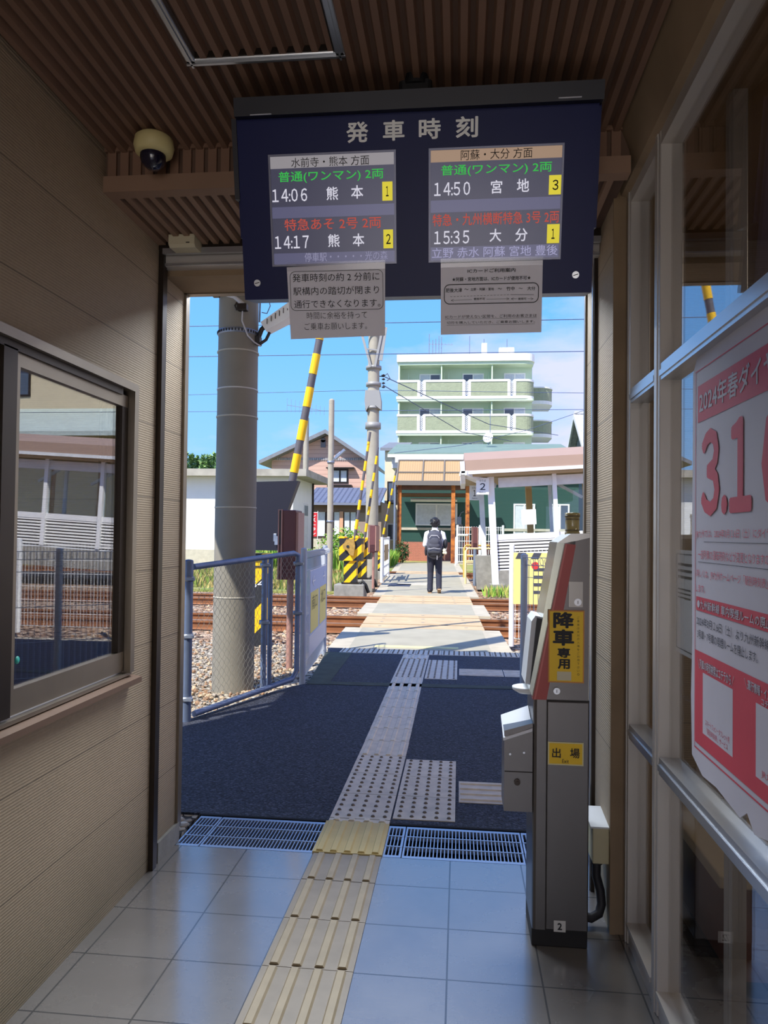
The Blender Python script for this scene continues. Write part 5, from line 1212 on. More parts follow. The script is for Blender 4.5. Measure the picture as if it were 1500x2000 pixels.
hr = [((0, .032, 1.668), .112, (.92, 1.0, 1.08)), ((0, -.02, 1.60), .08, (.95, .6, 1.0)), ((-.06, .06, 1.70), .06, (1, 1, .8)), ((.06, .05, 1.70), .055, (1, 1, .8)), ((0, .10, 1.72), .05, (1, .8, .6)), ((-.085, .05, 1.645), .035, (.5, 1, 1.4)), ((.085, .05, 1.645), .035, (.5, 1, 1.4))]
rs = random.Random(2)
for k in range(26): a = rs.uniform(0, 6.28); z = rs.uniform(1.57, 1.76); rr = .088 * math.sqrt(max(.05, 1 - ((z - 1.66) / .12) ** 2)); c = Vector((math.cos(a) * rr, .03 + math.sin(a) * rr, z)); 
for k in range(34):
    a = rs.uniform(0, 6.28); z = rs.uniform(1.60, 1.75); rr = .104 * math.sqrt(max(.05, 1 - ((z - 1.66) / .13) ** 2)); c = Vector((math.cos(a) * rr, .03 + math.sin(a) * rr, z))
    if math.sin(a) > .55 and z < 1.68: continue
    hr.append((c, c + Vector((math.cos(a) * .018, math.sin(a) * .018, rs.uniform(-.05, .03))), .016, .006))
blob(hr, 'hair', m_hair, .006, 6)
blob([((0, 0, 1.0), .155, (1.0, .78, .6)), ((0, 0, 1.0), (0, 0, 1.34), .148, .162), ((-.14, 0, 1.395), (.14, 0, 1.395), .075, .075), ((0, .0, 1.42), (0, .02, 1.53), .078, .070), ((-.185, 0, 1.39), (-.232, .02, 1.13), .064, .056), ((-.232, .02, 1.13), (-.165, .17, 1.06), .054, .042), ((.185, 0, 1.39), (.245, -.03, 1.12), .064, .058), ((.245, -.03, 1.12), (.22, .07, .98), .056, .046)], 'shirt', m_shirt, .010, 4)
blob([((0, 0, .93), .165, (1.0, .80, .62)), (hipL, kneeL, .098, .076), (kneeL, (-.10, .0, .07), .075, .066), (hipR, kneeR, .098, .076), (kneeR, (.112, -.08, .12), .075, .066), ((-.1, .01, .24), (-.10, .0, .08), .066, .072)], 'trousers', m_trouser, .010, 3)
for sx, (ax_, ay, az, pitch_) in (('l', (-.105, .03, .0, 0)), ('r', (.118, -.065, .045, R(-26)))):
    f_ = []; 
    def rp(y, z): return (ax_, ay + y * math.cos(pitch_) - z * math.sin(pitch_), az + .0 + y * math.sin(pitch_) + z * math.cos(pitch_))
    sh = blob([(rp(-.07, .055), .046, (.9, 1, 1.1)), (rp(-.05, .045), rp(.10, .038), .042, .036), (rp(.10, .038), rp(.155, .03), .036, .028)], 'shoe', m_shoe, .006, 3)
    b = MB(); b.prism([rp(-.115, .0)[1:], rp(-.115, .022)[1:], rp(.18, .022)[1:], rp(.18, .005)[1:], rp(.1, 0)[1:]], 'x', ax_ - .042, ax_ + .042); b.build('sole', mat('tan shoe sole', (176, 140, 104), .7), sh, local=True)
bp = blob([((0, -.20, 1.10), .16, (1.0, .62, 1.5)), ((0, -.19, 1.28), .15, (.98, .6, .9)), ((0, -.18, .98), .155, (1.0, .62, .7)), ((0, -.27, 1.02), .12, (1.0, .5, .9))], 'backpack', m_pack, .010, 5)
blob([((0, -.305, 1.20), .10, (1.0, .35, .9)), ((0, -.30, 1.12), .115, (1, .3, .5))], 'front_pocket', m_pack, .008, 3, bp)
blob([((-.1, -.335, .99), (.1, -.335, .99), .035, .035), ((0, -.31, .95), .12, (1, .4, .4)), ((-.17, -.16, 1.02), .05, (.6, 1, 2)), ((.17, -.16, 1.02), .05, (.6, 1, 2))], 'lower_pocket', m_pack2, .008, 3, bp)
b = MB()
for sx in (-1, 1):
    b.tube([(sx * .11, -.15, 1.38), (sx * .12, -.06, 1.47), (sx * .125, .06, 1.45), (sx * .13, .14, 1.30), (sx * .15, .08, 1.1), (sx * .15, -.1, 1.0)], .020, 8)
b.tube([(-.04, -.22, 1.42), (-.03, -.24, 1.47), (.03, -.24, 1.47), (.04, -.22, 1.42)], .008, 6)
st_ = b.build('strap', m_pack2, bp, local=True)
for v_ in st_.data.vertices: v_.co = Vector(((v_.co.x) / 1.16, (v_.co.y - .03) / 1.16, (v_.co.z + .27) / 1.24))
b = MB(); b.tube([(-.10, -.335, 1.26), (-.06, -.345, 1.31), (.06, -.345, 1.31), (.10, -.335, 1.26)], .006, 6); b.tube([(-.125, -.33, 1.06), (0, -.355, 1.08), (.125, -.33, 1.06)], .005, 6); b.tube([(.06, -.34, .98), (.06, -.35, .86)], .006, 6); b.build('zip', mat('light zip pull', (190, 190, 196), .5), bp, local=True)
blob([((.25, -.05, 1.16), .075, (.75, 1.2, 1.5)), ((.22, -.02, 1.26), .05, (.8, 1, 1.2))], 'shoulder_bag', m_pack2, .010, 3)
bp.scale = (1.16, 1.16, 1.24); bp.location = (0, .03, -.27)
b = MB(); b.sphere((.20, -.22, 1.03), .035, sc=(1, .8, 1.1)); b.sphere((.225, -.23, .985), .028, sc=(1, .8, 1.1)); b.sphere((.185, -.235, .985), .022); b.build('soft_charm', mat('cream plush', (226, 220, 190), .9), bp, local=True)

pe.scale = (1.04, 1.04, 1.04)

# ------------------------------------------------------------------ ceiling fittings
hf = thing('ceiling_hatch_frame', 'rectangular aluminium frame set in the slatted ceiling above the viewer', 'hatch', (-.57, 1.7, ZC))
x0, x1, y0, y1 = -.80, -.335, 1.1, 2.04; z = ZC - .024
b = MB()
for (a, c) in (((x0, y0, z), (x0 + .03, y1, ZC)), ((x1 - .03, y0, z), (x1, y1, ZC)), ((x0, y1 - .03, z), (x1, y1, ZC)), ((x0, y0, z), (x1, y0 + .03, ZC))): b.bbox(a, c, .004)
for (a, c) in (((x0 + .012, y0, z - .004), (x0 + .018, y1, z)), ((x1 - .018, y0, z - .004), (x1 - .012, y1, z)), ((x0, y1 - .018, z - .004), (x1, y1 - .012, z))): b.box(a, c)
b.build('frame', m_alu, hf)
b = MB(); b.box((x0 + .03, y1 - .032, z + .006), (x1 - .03, y1 - .03, ZC)); b.box((x1 - .032, y0 + .03, z), (x1 - .03, y1 - .03, ZC)); b.build('inner_lip', m_bronze, hf)

dc = thing('dome_camera', 'cream dome security camera with a dark lens on the ceiling at the left', 'camera', (-1.06, 2.40, ZC))
b = MB(); b.lathe([(0, -.02), (.052, -.02), (.064, -.03), (.068, -.055), (.062, -.078), (.046, -.085), (0, -.085)], (-1.06, 2.40, ZC), 32); b.build('housing', mat('cream plastic', (216, 200, 142), .5), dc)
b = MB(); b.lathe([(.043, -.083), (.043, -.10), (.036, -.118), (.020, -.132), (0, -.136)], (-1.062, 2.398, ZC), 24); b.build('lens_dome', mat('smoked dome', (26, 24, 44), .12, spec=.8), dc)

ds_ = thing('door_sensor', 'small cream sensor box fixed to the top of the door frame', 'sensor', (-1.145, 2.965, 2.63))
b = MB(); b.prism([(2.978, 2.60), (2.90, 2.595), (2.885, 2.605), (2.885, 2.645), (2.978, 2.66)], 'x', -1.205, -1.095); b.build('housing', mat('ivory plastic', (206, 196, 166), .5), ds_)
b = MB(); b.box((-1.205, 2.905, 2.66), (-1.10, 2.978, 2.667)); b.box((-1.13, 2.883, 2.608), (-1.115, 2.886, 2.612)); b.build('bracket', m_bronze, ds_)

# ------------------------------------------------------------------ departure board (leans towards the viewer)
TILT = R(13)
BO = Vector((0, 2.27, 2.165)); BV = Vector((0, -math.sin(TILT), math.cos(TILT))); BN = Vector((0, math.cos(TILT), math.sin(TILT)))
board = thing('departure_board', 'large dark blue departure board with two screens hanging from the ceiling', 'departure board', BO)
def BL(x, y):
    d = ray(x, y); t_ = (BO - CAM).dot(BN) / d.dot(BN); p = CAM + d * t_ - BO; return p.x, p.dot(BV)
def B3(u, v, n=0): return BO + Vector((u, 0, 0)) + BV * v + BN * n
def plate(b, u0, v0, u1, v1, n0, n1, mi=0):
    P_ = [B3(u, v, n) for n in (n0, n1) for (u, v) in ((u0, v0), (u1, v0), (u1, v1), (u0, v1))]
    b.add(P_, [(0, 3, 2, 1), (4, 5, 6, 7), (0, 1, 5, 4), (1, 2, 6, 5), (2, 3, 7, 6), (3, 0, 4, 7)], mi)
m_navy = mat('navy board plastic', (24, 31, 82), .4, noise=(3, .1), spec=.22); m_navy2 = mat('dark navy edge', (22, 22, 34), .45)
b = MB(); plate(b, -.690, 0, .392, .53, .0, .13); plate(b, -.700, .19, .402, .535, .02, .15); b.build('housing', m_navy, board)
b = MB(); plate(b, -.688, .528, .40, .58, -.03, .16, 0); plate(b, -.705, .30, -.69, .53, -.005, .1, 0); b.build('hood', m_navy2, board)
b = MB(); plate(b, -.638, .5285, -.573, .531, -.034, -.03); plate(b, .271, .534, .336, .537, -.034, -.03); b.build('latch_strip', mat('pale latch', (190, 190, 200), .4), board)
m_lcdw = mat('screen header glow', (60, 60, 60), .3, emit=((190, 184, 190), .42)); m_lcdb = mat('screen header amber', (60, 60, 60), .3, emit=((206, 170, 140), .42))
m_lcd = mat('screen dark field', (20, 20, 26), .25, emit=((74, 74, 96), .55)); m_lcd2 = mat('screen light band', (24, 24, 32), .25, emit=((104, 104, 138), .55))  # dark field glow includes a grey haze standing for reflections on the screen
E = lambda n, c, s=1.0: mat(n, (10, 10, 10), .5, emit=(c, s))
t_g = E('green glow', (52, 190, 76), .75); t_r = E('red glow', (206, 84, 70), .62); t_w = E('white glow', (214, 212, 226), .8); t_l = E('lavender glow', (170, 168, 206), .7); t_y = E('yellow glow', (226, 210, 60), .75); t_k = mat('screen black type', (24, 22, 24), .6); t_lw = E('dim lavender', (160, 158, 190), .6)
m_bez = mat('screen bezel', (120, 122, 140), .35, .4)
def screen(c0, c1, head, hm, bands, rows, boxes):
    u0, v0 = c0; u1, v1 = c1
    b = MB(); w_ = .006
    plate(b, u0 - w_, v0 - w_, u1 + w_, v0, -.006, .0); plate(b, u0 - w_, v1, u1 + w_, v1 + w_, -.006, .0); plate(b, u0 - w_, v0, u0, v1, -.006, 0); plate(b, u1, v0, u1 + w_, v1, -.006, 0)
    s = b.build('screen_bezel', m_bez, board)
    b = MB(); plate(b, u0, v0, u1, v1, -.003, 0, 0); plate(b, u0, head, u1, v1, -.0036, -.003, 1)
    for (a, c) in bands: plate(b, u0, a, u1, c, -.0035, -.003, 2)
    b.build('display', [m_lcd, hm, m_lcd2], s)
    for body, m, p0, p1, bd in rows:
        (a0, c0_), (a1, c1_) = BL(*p0), BL(*p1); text(body, m, s, B3(0, 0, -.0042) - BO, (1, 0, 0), BV, (a0, c0_, a1, c1_), bd, cjk_digits=':' in body)
    for ch, p0, p1 in boxes:
        (a0, c1_), (a1, c0_) = BL(*p0), BL(*p1); b = MB(); plate(b, a0, c0_, a1, c1_, -.0045, -.0038); b.build('platform_tag', t_y, s)
        w_, h_ = a1 - a0, c1_ - c0_; text(ch, t_k, s, B3(0, 0, -.005) - BO, (1, 0, 0), BV, (a0 + w_ * (.28 if ch != '1' else .36), c0_ + h_ * .22, a0 + w_ * (.76 if ch != '1' else .62), c0_ + h_ * .76), .01, cjk_digits=True)
screen((-.589, .104), (-.208, .4185), BL(600, 328)[1], m_lcdw, [(BL(640, 424)[1], BL(640, 402)[1]), (.104, BL(640, 493)[1])],
       [('水前寺・熊本 方面', t_k, (569.7, 328.3), (721, 303), .0), ('普通(ワンマン) 2両', t_g, (545, 360), (749, 328.3), .007), ('14:06', t_w, (532.8, 396), (600, 368), .007), ('熊', t_w, (638.4, 391.7), (660.3, 364.7), .01), ('本', t_w, (686.4, 389), (709.4, 361.9), .01),
        ('特急あそ 2号 2両', t_r, (556.7, 451.5), (744.3, 422.5), .007), ('14:17', t_w, (538, 487), (603.3, 460.2), .007), ('熊', t_w, (641.6, 483.2), (663.4, 457.4), .01), ('本', t_w, (689.6, 481.9), (711.6, 456.1), .01), ('停車駅・・・・・光の森', t_lw, (595.9, 512), (757.3, 489.7), .003)],
       [('1', (746.7, 355.7), (767, 392)), ('2', (749, 449), (768, 485))])
screen((-.097, .104), (.290, .4175), BL(970, 313)[1], m_lcdb, [(BL(970, 412)[1], BL(970, 388)[1]), (.104, BL(970, 480)[1])],
       [('阿蘇・大分 方面', t_k, (900, 314), (1040, 288), .0), ('普通(ワンマン) 2両', t_g, (861.6, 347), (1078, 315), .007), ('14:50', t_w, (848, 384), (918.4, 355), .007), ('宮', t_w, (958.4, 379), (981, 352), .01), ('地', t_w, (1009, 376), (1033.6, 349), .01),
        ('特急・九州横断特急 3号 2両', t_r, (845, 443), (1092, 411), .007), ('15:35', t_w, (848, 478), (916.6, 450), .007), ('大', t_w, (956, 473), (979, 447), .01), ('分', t_w, (1006, 472), (1030.4, 446), .01), ('立野 赤水 阿蘇 宮地 豊後', t_l, (843.5, 505), (1089, 478), .003)],
       [('3', (1072.4, 343), (1095.6, 380)), ('1', (1068.6, 438.6), (1091.6, 475))])
t_title = mat('raised white letter', (250, 250, 248), .5)
for ch, xa, xb, yb, yt in (('発', 677, 719, 280, 237), ('車', 748, 790, 276, 233.5), ('時', 818, 861, 273, 230), ('刻', 890, 934, 270, 226)):
    (a0, c0_), (a1, c1_) = BL(xa, yb), BL(xb, yt); text(ch, t_title, board, B3(0, 0, -.001) - BO, (1, 0, 0), BV, (a0, c0_, a1, c1_), .018)
for x, y in ((503, 553), (1124, 537)):
    u, v_ = BL(x, y); b = MB(); b.tube([B3(u, v_, 0), B3(u, v_, -.004)], .0105, 16); b.tube([B3(u - .007, v_ - .002, -.0045), B3(u + .007, v_ + .002, -.0045)], .0012, 4, 1); b.build('screw_cap', [m_alu, m_bronze], board)
b = MB(); p = B3(-.145, .58, .06); b.bbox((p.x - .05, p.y - .04, p.z - .02), (p.x + .05, p.y + .04, p.z + .05), .012); b.cyl((p.x, p.y, p.z + .03), (p.x, p.y, ZC + .005), .026, 16); b.cyl((p.x, p.y, ZC - .03), (p.x, p.y, ZC), .05, 20); b.build('ceiling_mount', m_black, board)

# ------------------------------------------------------------------ paper notices taped below the screens
m_paper = mat('white paper', (240, 237, 246), .8, noise=(9, .04)); m_tape = glass('clear tape', 1.5, (.96, .96, .97), .15)
def notice(name, label, corners, rows, lines, frame, fw):
    tl, tr, br_, bl_ = [BL(*c) for c in corners]
    root = thing(name, label, 'notice', B3((bl_[0] + br_[0]) / 2, bl_[1], -.004), 'paper notices hung from the departure board'); off = Vector(root.location)
    b = MB(); n = 8; kk = .0016
    grid = []
    for j in range(n + 1):
        for i in range(n + 1):
            u = i / n; w_ = j / n; a = [bl_[q] * (1 - u) + br_[q] * u for q in (0, 1)]; c = [tl[q] * (1 - u) + tr[q] * u for q in (0, 1)]; p = [a[q] * (1 - w_) + c[q] * w_ for q in (0, 1)]
            grid.append(B3(p[0], p[1], -.0065 - .0012 * math.sin(u * 6) * (1 - w_)))
    m_ = len(grid); b.add(grid + [g_ + BN * kk for g_ in grid], [f for j in range(n) for i in range(n) for f in ((j * (n + 1) + i, j * (n + 1) + i + 1, (j + 1) * (n + 1) + i + 1, (j + 1) * (n + 1) + i), (m_ + (j + 1) * (n + 1) + i, m_ + (j + 1) * (n + 1) + i + 1, m_ + j * (n + 1) + i + 1, m_ + j * (n + 1) + i))], 0, True)
    b.build('sheet', m_paper, root)
    for body, p0, p1, bd in rows:
        (a0, c0_), (a1, c1_) = BL(*p0), BL(*p1); text(body, m_ink, root, B3(0, 0, -.0082), (1, 0, 0), BV, (a0, c0_, a1, c1_), bd, local=False)
    b = MB()
    if frame:
        (a0, c0_), (a1, c1_) = BL(*frame[0]), BL(*frame[1]); r_ = .016; pts = []
        for cx, cy, s0_ in ((a1 - r_, c1_ - r_, 0), (a0 + r_, c1_ - r_, 90), (a0 + r_, c0_ + r_, 180), (a1 - r_, c0_ + r_, 270)):
            for k in range(6): an = R(s0_ + 18 * k); pts.append((cx + r_ * math.cos(an), cy + r_ * math.sin(an)))
        pts.append(pts[0])
        for p, q in zip(pts, pts[1:]): b.bar(B3(*p, -.0082), B3(*q, -.0082), fw, .0004, 0, up=BN)
    for p, q, w_ in lines: b.bar(B3(*BL(*p), -.0082), B3(*BL(*q), -.0082), w_, .0004, 0, up=BN)
    b.build('printed_lines', m_ink, root)
    b = MB(); plate(b, tl[0] + .0, tl[1] - .012, tr[0], tl[1] + .014, -.0095, -.0085); b.build('tape', m_tape, root)
    return root
notice('paper_notice', 'white notice about the crossing closing, taped under the left screen', ((561, 522.7), (752.7, 512.5), (752.4, 655.5), (569, 662.8)),
       [('発車時刻の約 2 分前に', (572.7, 552), (741.4, 531.5), 0), ('駅構内の踏切が閉まり', (574.2, 577.7), (740.7, 558), 0), ('通行できなくなります。', (576, 602.7), (743.3, 583.6), 0), ('時間に余裕を持って', (600.6, 624), (717.2, 607.8), -.008), ('ご乗車お願いします。', (596.2, 645.2), (717.2, 629), -.008)], [], ((569.8, 607.3), (748, 527)), .0014)
notice('paper_notice', 'white IC card notice with a line diagram, taped under the right screen', ((861, 515.4), (1059.7, 508.8), (1057, 649), (861, 654)),
       [('ICカードご利用案内', (913, 534), (1006.6, 523.8), .012), ('★阿蘇・宮地方面は、ICカードが使用不可★', (883, 550.6), (1036.3, 538.9), .01), ('肥後大津', (870.5, 571.9), (902.5, 563), .006), ('～', (907, 567), (915, 564), .01), ('立野・阿蘇・宮地', (919, 568.5), (964.5, 562.2), .01), ('～', (972, 566), (980, 563), .01), ('竹中', (988.6, 568.2), (1004.7, 560.1), .01), ('～', (1012.5, 565), (1020.5, 562.5), .01), ('大分', (1029.2, 567.5), (1045, 559.8), .01),
        ('使用不可', (925, 586.8), (947, 581.8), .01), ('使用可', (1011.3, 586.4), (1027.8, 581.6), .01), ('ICカードが使えない区間を、ご利用のお客さまは', (869.8, 622.6), (1048, 613), 0), ('切符を購入していただき、ご乗車お願いします。', (872.7, 633.4), (1044.3, 625.2), 0)],
       [((869.8, 624), (1048, 620.6), .0006), ((872.7, 635.6), (1044.3, 632.8), .0006), ((996.7, 576), (1042, 576), .001)] + [((879.5 + 6.5 * k, 580 - .22 * k), (883.5 + 6.5 * k, 579.8 - .22 * k), .0009) for k in range(18)] +
       [((881, 587.3), (922, 585.4), .0007), ((950, 584.8), (994, 584), .0007), ((998, 584.2), (1009, 584), .0007), ((1030, 584), (1041, 584), .0007), ((881, 587.3), (886, 584.7), .0007), ((881, 587.3), (886, 589.3), .0007), ((994, 584), (989, 581.6), .0007), ((994, 584), (989, 586.4), .0007), ((998, 584.2), (1003, 582), .0007), ((998, 584.2), (1003, 586.4), .0007), ((1041, 584), (1036, 581.6), .0007), ((1041, 584), (1036, 586.4), .0007)],
       ((867.9, 594.5), (1051.7, 552.6)), .0024)

# ------------------------------------------------------------------ timetable poster on the glass
PXP = .622
ps = thing('timetable_poster', 'large torn white and red timetable change poster stuck on the glass at the right', 'poster', (PXP, 1.66, .81))
m_pp = mat('poster paper', (196, 192, 204), .6, noise=(6, .05), bump=(9, .25, .006)); m_pred = mat('poster red', (204, 66, 84), .6, noise=(7, .08), bump=(9, .25, .006)); m_ppk = mat('poster ink', (44, 44, 56), .6); m_ptxt = mat('poster red ink', (204, 92, 108), .6)
def PP(Y, z, k=0.0): return (PXP - .002 - k, Y, z)
edge_ = [(2.035, .845), (2.045, 1.0), (2.036, 1.15), (2.042, 1.4), (2.037, 1.62), (2.036, 1.86), (2.005, 1.895), (1.955, 1.902), (1.95, 1.915), (1.87, 1.90), (1.80, 1.92), (1.70, 1.905), (1.55, 1.92), (1.29, 1.92), (1.29, .80), (1.55, .815), (1.62, .80), (1.66, .83), (1.70, .805), (1.85, .82), (1.95, .815)]
b = MB(); b.prism(edge_, 'x', PXP - .001, PXP + .002); b.build('sheet', m_pp, ps)
b = MB()
def pq(y0, y1, z0, z1, k=.0, mi=0): b.add([PP(y0, z0, k), PP(y1, z0, k), PP(y1, z1, k), PP(y0, z1, k)], [(0, 1, 2, 3)], mi)
pq(1.992, 1.34, 1.722, 1.818, .0002)                                                     # banner
for (y0, y1, z0, z1) in ((2.012, 2.009, .875, 1.86), (2.012, 1.31, 1.857, 1.86), (2.012, 1.31, .872, .876)): pq(y0, y1, z0, z1, .0002)
pq(2.0, 1.34, 1.232, 1.268, .0002); pq(2.008, 1.31, .888, 1.128, .0002)
b.build('red_print', m_pred, ps)
for y0 in (1.945, 1.61):
    b = MB(); pq(y0, y0 - .205, .925, 1.078, .0004); b.build('white_box', m_pp, ps)
UX, UZ = (0, -1, 0), (0, 0, 1)
def ptx(body, m, Y0, Y1, z0, z1, bd=.0): text(body, m, ps, (PXP - .0028, 0, 0), UX, UZ, (-Y0, z0, -Y1, z1), bd, local=False, cjk_digits=body == '3.16')
ptx('2024年春ダイヤ改正', m_pp, 1.978, 1.375, 1.742, 1.802, .012); ptx('3.16', m_pred, 1.962, 1.45, 1.475, 1.695, .022)
ptx('JR九州では、2024年3月16日（土）にダイヤ改正を行います。', m_ptxt, 2.005, 1.36, 1.418, 1.442); ptx('一部列車の運転時刻などが変更となりますのでご注意ください。', m_ptxt, 1.985, 1.36, 1.366, 1.390); ptx('詳しくは、JR九州ホームページ「駅別時刻表」でご確認をお願い', m_ptxt, 2.0, 1.36, 1.316, 1.340); ptx('します。', m_ptxt, 2.005, 1.93, 1.280, 1.300)
ptx('●九州新幹線 車内喫煙ルームの廃止について', m_pp, 1.99, 1.42, 1.238, 1.262, .01)
ptx('2024年3月16日（土）より九州新幹線8両編成の', m_ppk, 1.995, 1.42, 1.194, 1.218); ptx('3号車・7号車の喫煙ルームを廃止します。', m_ppk, 1.99, 1.60, 1.160, 1.184)
ptx('＼列車の時刻検索はコチラから／', m_pp, 1.985, 1.73, 1.084, 1.110, .012); ptx('＼運行情報・インターネット予約／', m_pp, 1.67, 1.40, 1.096, 1.118, .012); ptx('コチラから', m_pp, 1.58, 1.49, 1.080, 1.094, .01)
ptx('スマートフォン・タブレット用', m_ptxt, 1.925, 1.76, .950, .966); ptx('「駅別時刻表」サービス', m_ptxt, 1.915, 1.77, .931, .946); ptx('JR九州アプリ', m_ptxt, 1.58, 1.44, .931, .950)
b = MB()
for (ya, yb, z_) in ((1.94, 1.36, 1.41), (1.985, 1.36, 1.358)): pq(ya, yb, z_, z_ + .0012, .0006)
b.build('underline', m_ppk, ps)
sn = thing('small_notice', 'small white printed notice behind the glass beside the big poster', 'notice', (.645, 2.18, 1.08))
b = MB(); b.box((.642, 2.03, 1.085), (.644, 2.262, 1.385)); b.build('sheet', mat('plain notice paper', (222, 222, 224), .7), sn)
b = MB()
for (ya, yb, za, zb__) in ((2.25, 2.04, 1.372, 1.374), (2.25, 2.04, 1.098, 1.100), (2.25, 2.248, 1.098, 1.374)): b.box((.6405, ya, za), (.6418, yb, zb__))
for k in range(3): b.box((.6405, 2.235, 1.34 - .018 * k), (.6418, 2.06, 1.347 - .018 * k))
for k in range(3): b.box((.6405, 2.235, 1.27 - .012 * k), (.6418, 2.12, 1.274 - .012 * k))
b.build('printed_lines', m_ink, sn)

# ------------------------------------------------------------------ ticket gate
GY = 2.60
tg = thing('ticket_gate', 'stainless ticket gate pillar with a red edge and yellow signs by the doorway', 'ticket gate', (.355, 2.78, 0))
X0, X1, GD = .262, .452, .23
m_gsteel = mat('dull stainless panel', (104, 100, 98), .34, .95, bump=(140, .05, .0004)); m_gdark = mat('panel gap', (40, 36, 34), .7); m_gred = mat('maroon edge strip', (166, 66, 62), .4)
b = MB(); b.bbox((X0, GY + .01, 0), (X1, GY + GD, .062), .004); b.build('plinth', mat('black rubber base', (26, 24, 26), .7), tg)
b = MB(); b.bbox((X0 + .046, GY, .062), (X1, GY + GD, .848), .004, 0); b.prism([(X0 + .012, GY), (X0 + .046, GY), (X0 + .046, GY + GD), (X0, GY + GD), (X0, GY + .012), (X0 + .003, GY + .003)], 'z', .062, .852, 0)
b.box((X0 + .0445, GY - .0004, .062), (X0 + .0475, GY + .002, .85), 1); b.build('lower_body', [m_gsteel, m_gdark], tg)
# upper body : leaning front edge
zA, zB = .853, 1.40
b = MB(); b.prism([(.306, zA), (X1 - .004, zA), (X1 - .002, 1.417), (.402, 1.405)], 'y', GY + .002, GY + GD, 0); b.box((.306, GY, .848), (X1, GY + .01, .853), 1); b.build('upper_body', [m_gsteel, m_gdark], tg)
b = MB(); b.prism([(.258, zA), (.306, zA), (.402, 1.392), (.366, 1.396)], 'y', GY - .004, GY + .05, 0); b.prism([(.262, zA), (.268, zA), (.372, 1.394), (.366, 1.395)], 'y', GY - .006, GY, 1)
b.build('edge_strip', [m_gred, mat('maroon highlight', (196, 104, 98), .35)], tg)
b = MB(); b.prism([(.248, zA + .03), (.262, zA), (.37, 1.398), (.340, 1.40)], 'y', GY + .01, GY + GD, 0); b.build('user_panel', mat('silver user panel', (158, 160, 150), .16, .9), tg)
b = MB(); b.prism([(.340, 1.398), (.366, 1.398), (.402, 1.405), (X1 - .002, 1.417), (X1 - .004, 1.432), (.385, 1.430)], 'y', GY - .002, GY + GD); b.build('top_cap', mat('bright top cap', (196, 194, 188), .3, .6), tg)
b = MB(); b.prism([(.236, .90), (.262, .90), (.292, 1.135), (.270, 1.14), (.256, 1.12)], 'y', GY + .03, GY + .20, 0); b.prism([(.250, .885), (.272, .868), (.296, 1.13), (.274, 1.135)], 'y', GY + .012, GY + .03, 1); b.build('card_reader', [m_dirtywhite, m_black], tg)
b = MB(); c = Vector((.246, GY + .09, .868)); b.lathe([(0, -.012), (.03, -.012), (.05, .0), (.052, .01), (.046, .012), (0, .006)], c, 24); b.build('coin_tray', m_white, tg)
b = MB(); b.prism([(.346, 1.07), (.346, 1.245), (.427 + .006, 1.245), (.427 + .006, 1.07)], 'y', GY - .001, GY + .003); 
p0, p1 = at(1111, 1136, GY), at(1138, 1186, GY); b = MB(); b.box((p0.x, GY - .0025, p1.z), (p1.x, GY + .002, p0.z), 0); b.build('service_door', m_steel, tg)
for x, y, r_ in ((1128, 1176, .0125), (1087, 1349, .0115)):
    p = at(x, y, GY); b = MB(); b.cyl((p.x, GY - .008, p.z), (p.x, GY, p.z), r_, 20); b.cyl((p.x, GY - .0095, p.z), (p.x, GY - .008, p.z), r_ * .7, 16); b.box((p.x - .001, GY - .0105, p.z - r_ * .45), (p.x + .001, GY - .009, p.z + r_ * .45), 1); b.build('lock', [m_alu, m_gdark], tg)
b = MB()
for x, y in ((1116, 1075), (1103, 1156)): p = at(x, y, GY); b.cyl((p.x, GY - .001, p.z), (p.x, GY + .002, p.z), .0042, 12)
b.build('screw_hole', m_black, tg)
def label(p0, p1, m, name, border=None, th=.0012):
    a, c = at(*p0, GY), at(*p1, GY); b = MB(); b.box((a.x, GY - th - .001, c.z), (c.x, GY - .001, a.z), 0)
    if border:
        k = .0045; b.box((a.x + k, GY - th - .0014, c.z + k), (c.x - k, GY - th - .0008, a.z - k), 1); return b.build(name, [border, m], tg)
    return b.build(name, m, tg)
m_ylab = mat('label yellow', (236, 194, 40), .55)
sg1 = label((1071, 1191), (1140, 1334), m_ylab, 'yellow_sign', mat('sign orange border', (206, 140, 70), .6), th=.0056); sg1['label'] = 'tall yellow sign with black lettering'
GO = (0, GY - .0042, 0)
for ch, x0_, y0_, x1_, y1_ in (('降', 1079.8, 1226, 1120.6, 1195.3), ('車', 1078.9, 1260, 1121, 1229.3), ('専', 1087.8, 1283.7, 1113.3, 1265), ('用', 1088.8, 1305.5, 1112.6, 1286.8)):
    a, c = at(x0_, y0_, GY), at(x1_, y1_, GY); text(ch, m_ink, sg1, (0, GY - .0078, 0), (1, 0, 0), (0, 0, 1), (a.x, a.z, c.x, c.z), .028, local=False)
for k, ch in enumerate('ご乗車は反対の入場をご利用下さい。'): a = at(1126.5, 1206 + 6.9 * k, GY); text(ch, mat('faded brown ink', (120, 96, 40), .6), sg1, (0, GY - .0078, 0), (1, 0, 0), (0, 0, 1), (a.x, a.z - .004, a.x + .008, a.z + .004), local=False)
label((1087.4, 1310.6), (1115, 1328.5), mat('blank white label', (206, 198, 170), .6), 'blank_label', th=.0075)
sg2 = label((1070, 1448), (1139.5, 1496), m_ylab, 'exit_sign', mat('pale label rim', (216, 206, 160), .6)); sg2['label'] = 'small yellow exit sign'
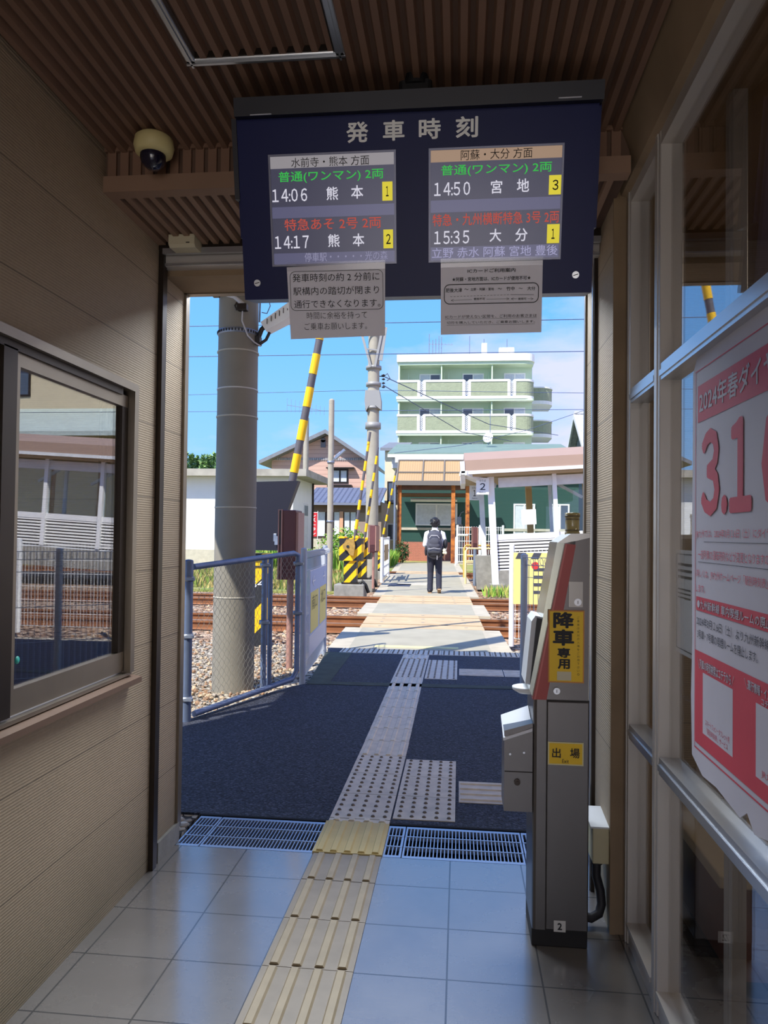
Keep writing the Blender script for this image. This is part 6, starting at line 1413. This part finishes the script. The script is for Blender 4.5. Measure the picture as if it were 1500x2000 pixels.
for ch, x0_, y0_, x1_, y1_, bd in (('出', 1078, 1479, 1095, 1460.6, .01), ('場', 1113, 1480, 1132, 1461.5, .01), ('Exit', 1097.6, 1489.6, 1110.9, 1482.5, .0)):
    a, c = at(x0_, y0_, GY), at(x1_, y1_, GY); text(ch, m_ink, sg2, GO, (1, 0, 0), (0, 0, 1), (a.x, a.z, c.x, c.z), bd, local=False)
n2 = label((1081.5, 1797), (1104.5, 1820.5), mat('number plate white', (206, 204, 200), .5), 'number_plate'); a, c = at(1088.5, 1815, GY), at(1097.5, 1802, GY); text('2', m_ink, n2, GO, (1, 0, 0), (0, 0, 1), (a.x, a.z, c.x, c.z), .02, local=False)
# side-mounted collection box
b = MB(); b.prism([(.164, .455), (X0, .455), (X0, .765), (.164, .735)], 'y', GY + .02, GY + .17, 0); b.box((.166, GY + .0185, .592), (X0, GY + .0205, .595), 1)
cbx = b.build('collection_box', [m_gsteel, m_gdark], tg)
b = MB(); b.add([(.160, GY + .012, .712), (.160, GY + .18, .752), (X0 - .002, GY + .18, .79), (X0 - .002, GY + .012, .748), (.160, GY + .012, .702), (.160, GY + .18, .742), (X0 - .002, GY + .18, .78), (X0 - .002, GY + .012, .738)], [(0, 1, 2, 3), (7, 6, 5, 4), (0, 4, 5, 1), (1, 5, 6, 2), (2, 6, 7, 3), (3, 7, 4, 0)], 0); b.build('lid', mat('white plastic lid', (226, 228, 234), .3), cbx)
b = MB(); p = at(1010, 1527, GY + .02); b.cyl((p.x, GY + .013, p.z), (p.x, GY + .02, p.z), .011, 16); b.cyl((p.x, GY + .011, p.z), (p.x, GY + .013, p.z), .005, 12); b.build('lock', m_bronze, cbx)
b = MB(); b.cyl((.184, GY + .015, .655), (.184, GY + .02, .655), .004, 8); b.cyl((.232, GY + .015, .662), (.232, GY + .02, .662), .004, 8); b.build('rivet', m_alu, cbx)
# beacon
b = MB(); c = Vector((.408, GY + .12, 1.428)); b.lathe([(0, 0), (.027, 0), (.027, .008), (.025, .010), (.025, .062), (.027, .064), (.027, .078), (0, .080)], c, 24); bc = b.build('beacon', mat('smoky beacon', (168, 152, 104), .15, spec=.8), tg)
b = MB(); 
for z_ in (.012, .052): b.lathe([(.0252, 0), (.0262, .003), (.0252, .006)], c + Vector((0, 0, z_)), 24)
b.lathe([(.0255, .062), (.0275, .064), (.0275, .07), (.0255, .07)], c, 24); b.build('beacon_ring', mat('beacon ring', (112, 98, 66), .4), bc)

# cable box on the right pier with its hose
jb = thing('cable_box', 'cream cable box on the right pier with a black hose running to the ticket gate', 'junction box', (.52, 2.80, .23))
b = MB(); b.bbox((.493, 2.75, .232), (.556, 2.88, .362), .004); b.build('box', mat('cream metal', (200, 188, 150), .5), jb)
b = MB(); b.add([(.484, 2.745, .362), (.556, 2.745, .362), (.556, 2.91, .378), (.484, 2.91, .378), (.484, 2.745, .368), (.556, 2.745, .368), (.556, 2.91, .385), (.484, 2.91, .385)], [(0, 1, 2, 3), (7, 6, 5, 4), (0, 4, 5, 1), (1, 5, 6, 2), (2, 6, 7, 3), (3, 7, 4, 0)]); b.build('lid', m_dirtywhite, jb)
b = MB(); b.cyl((.516, 2.80, .215), (.516, 2.80, .235), .022, 14); b.tube([(.516, 2.80, .225), (.515, 2.80, .17), (.528, 2.79, .12), (.531, 2.78, .075), (.52, 2.77, .045), (.49, 2.76, .032), (.455, 2.76, .04)], .0165, 12); b.build('hose', mat('black corrugated hose', (40, 38, 42), .6), jb)
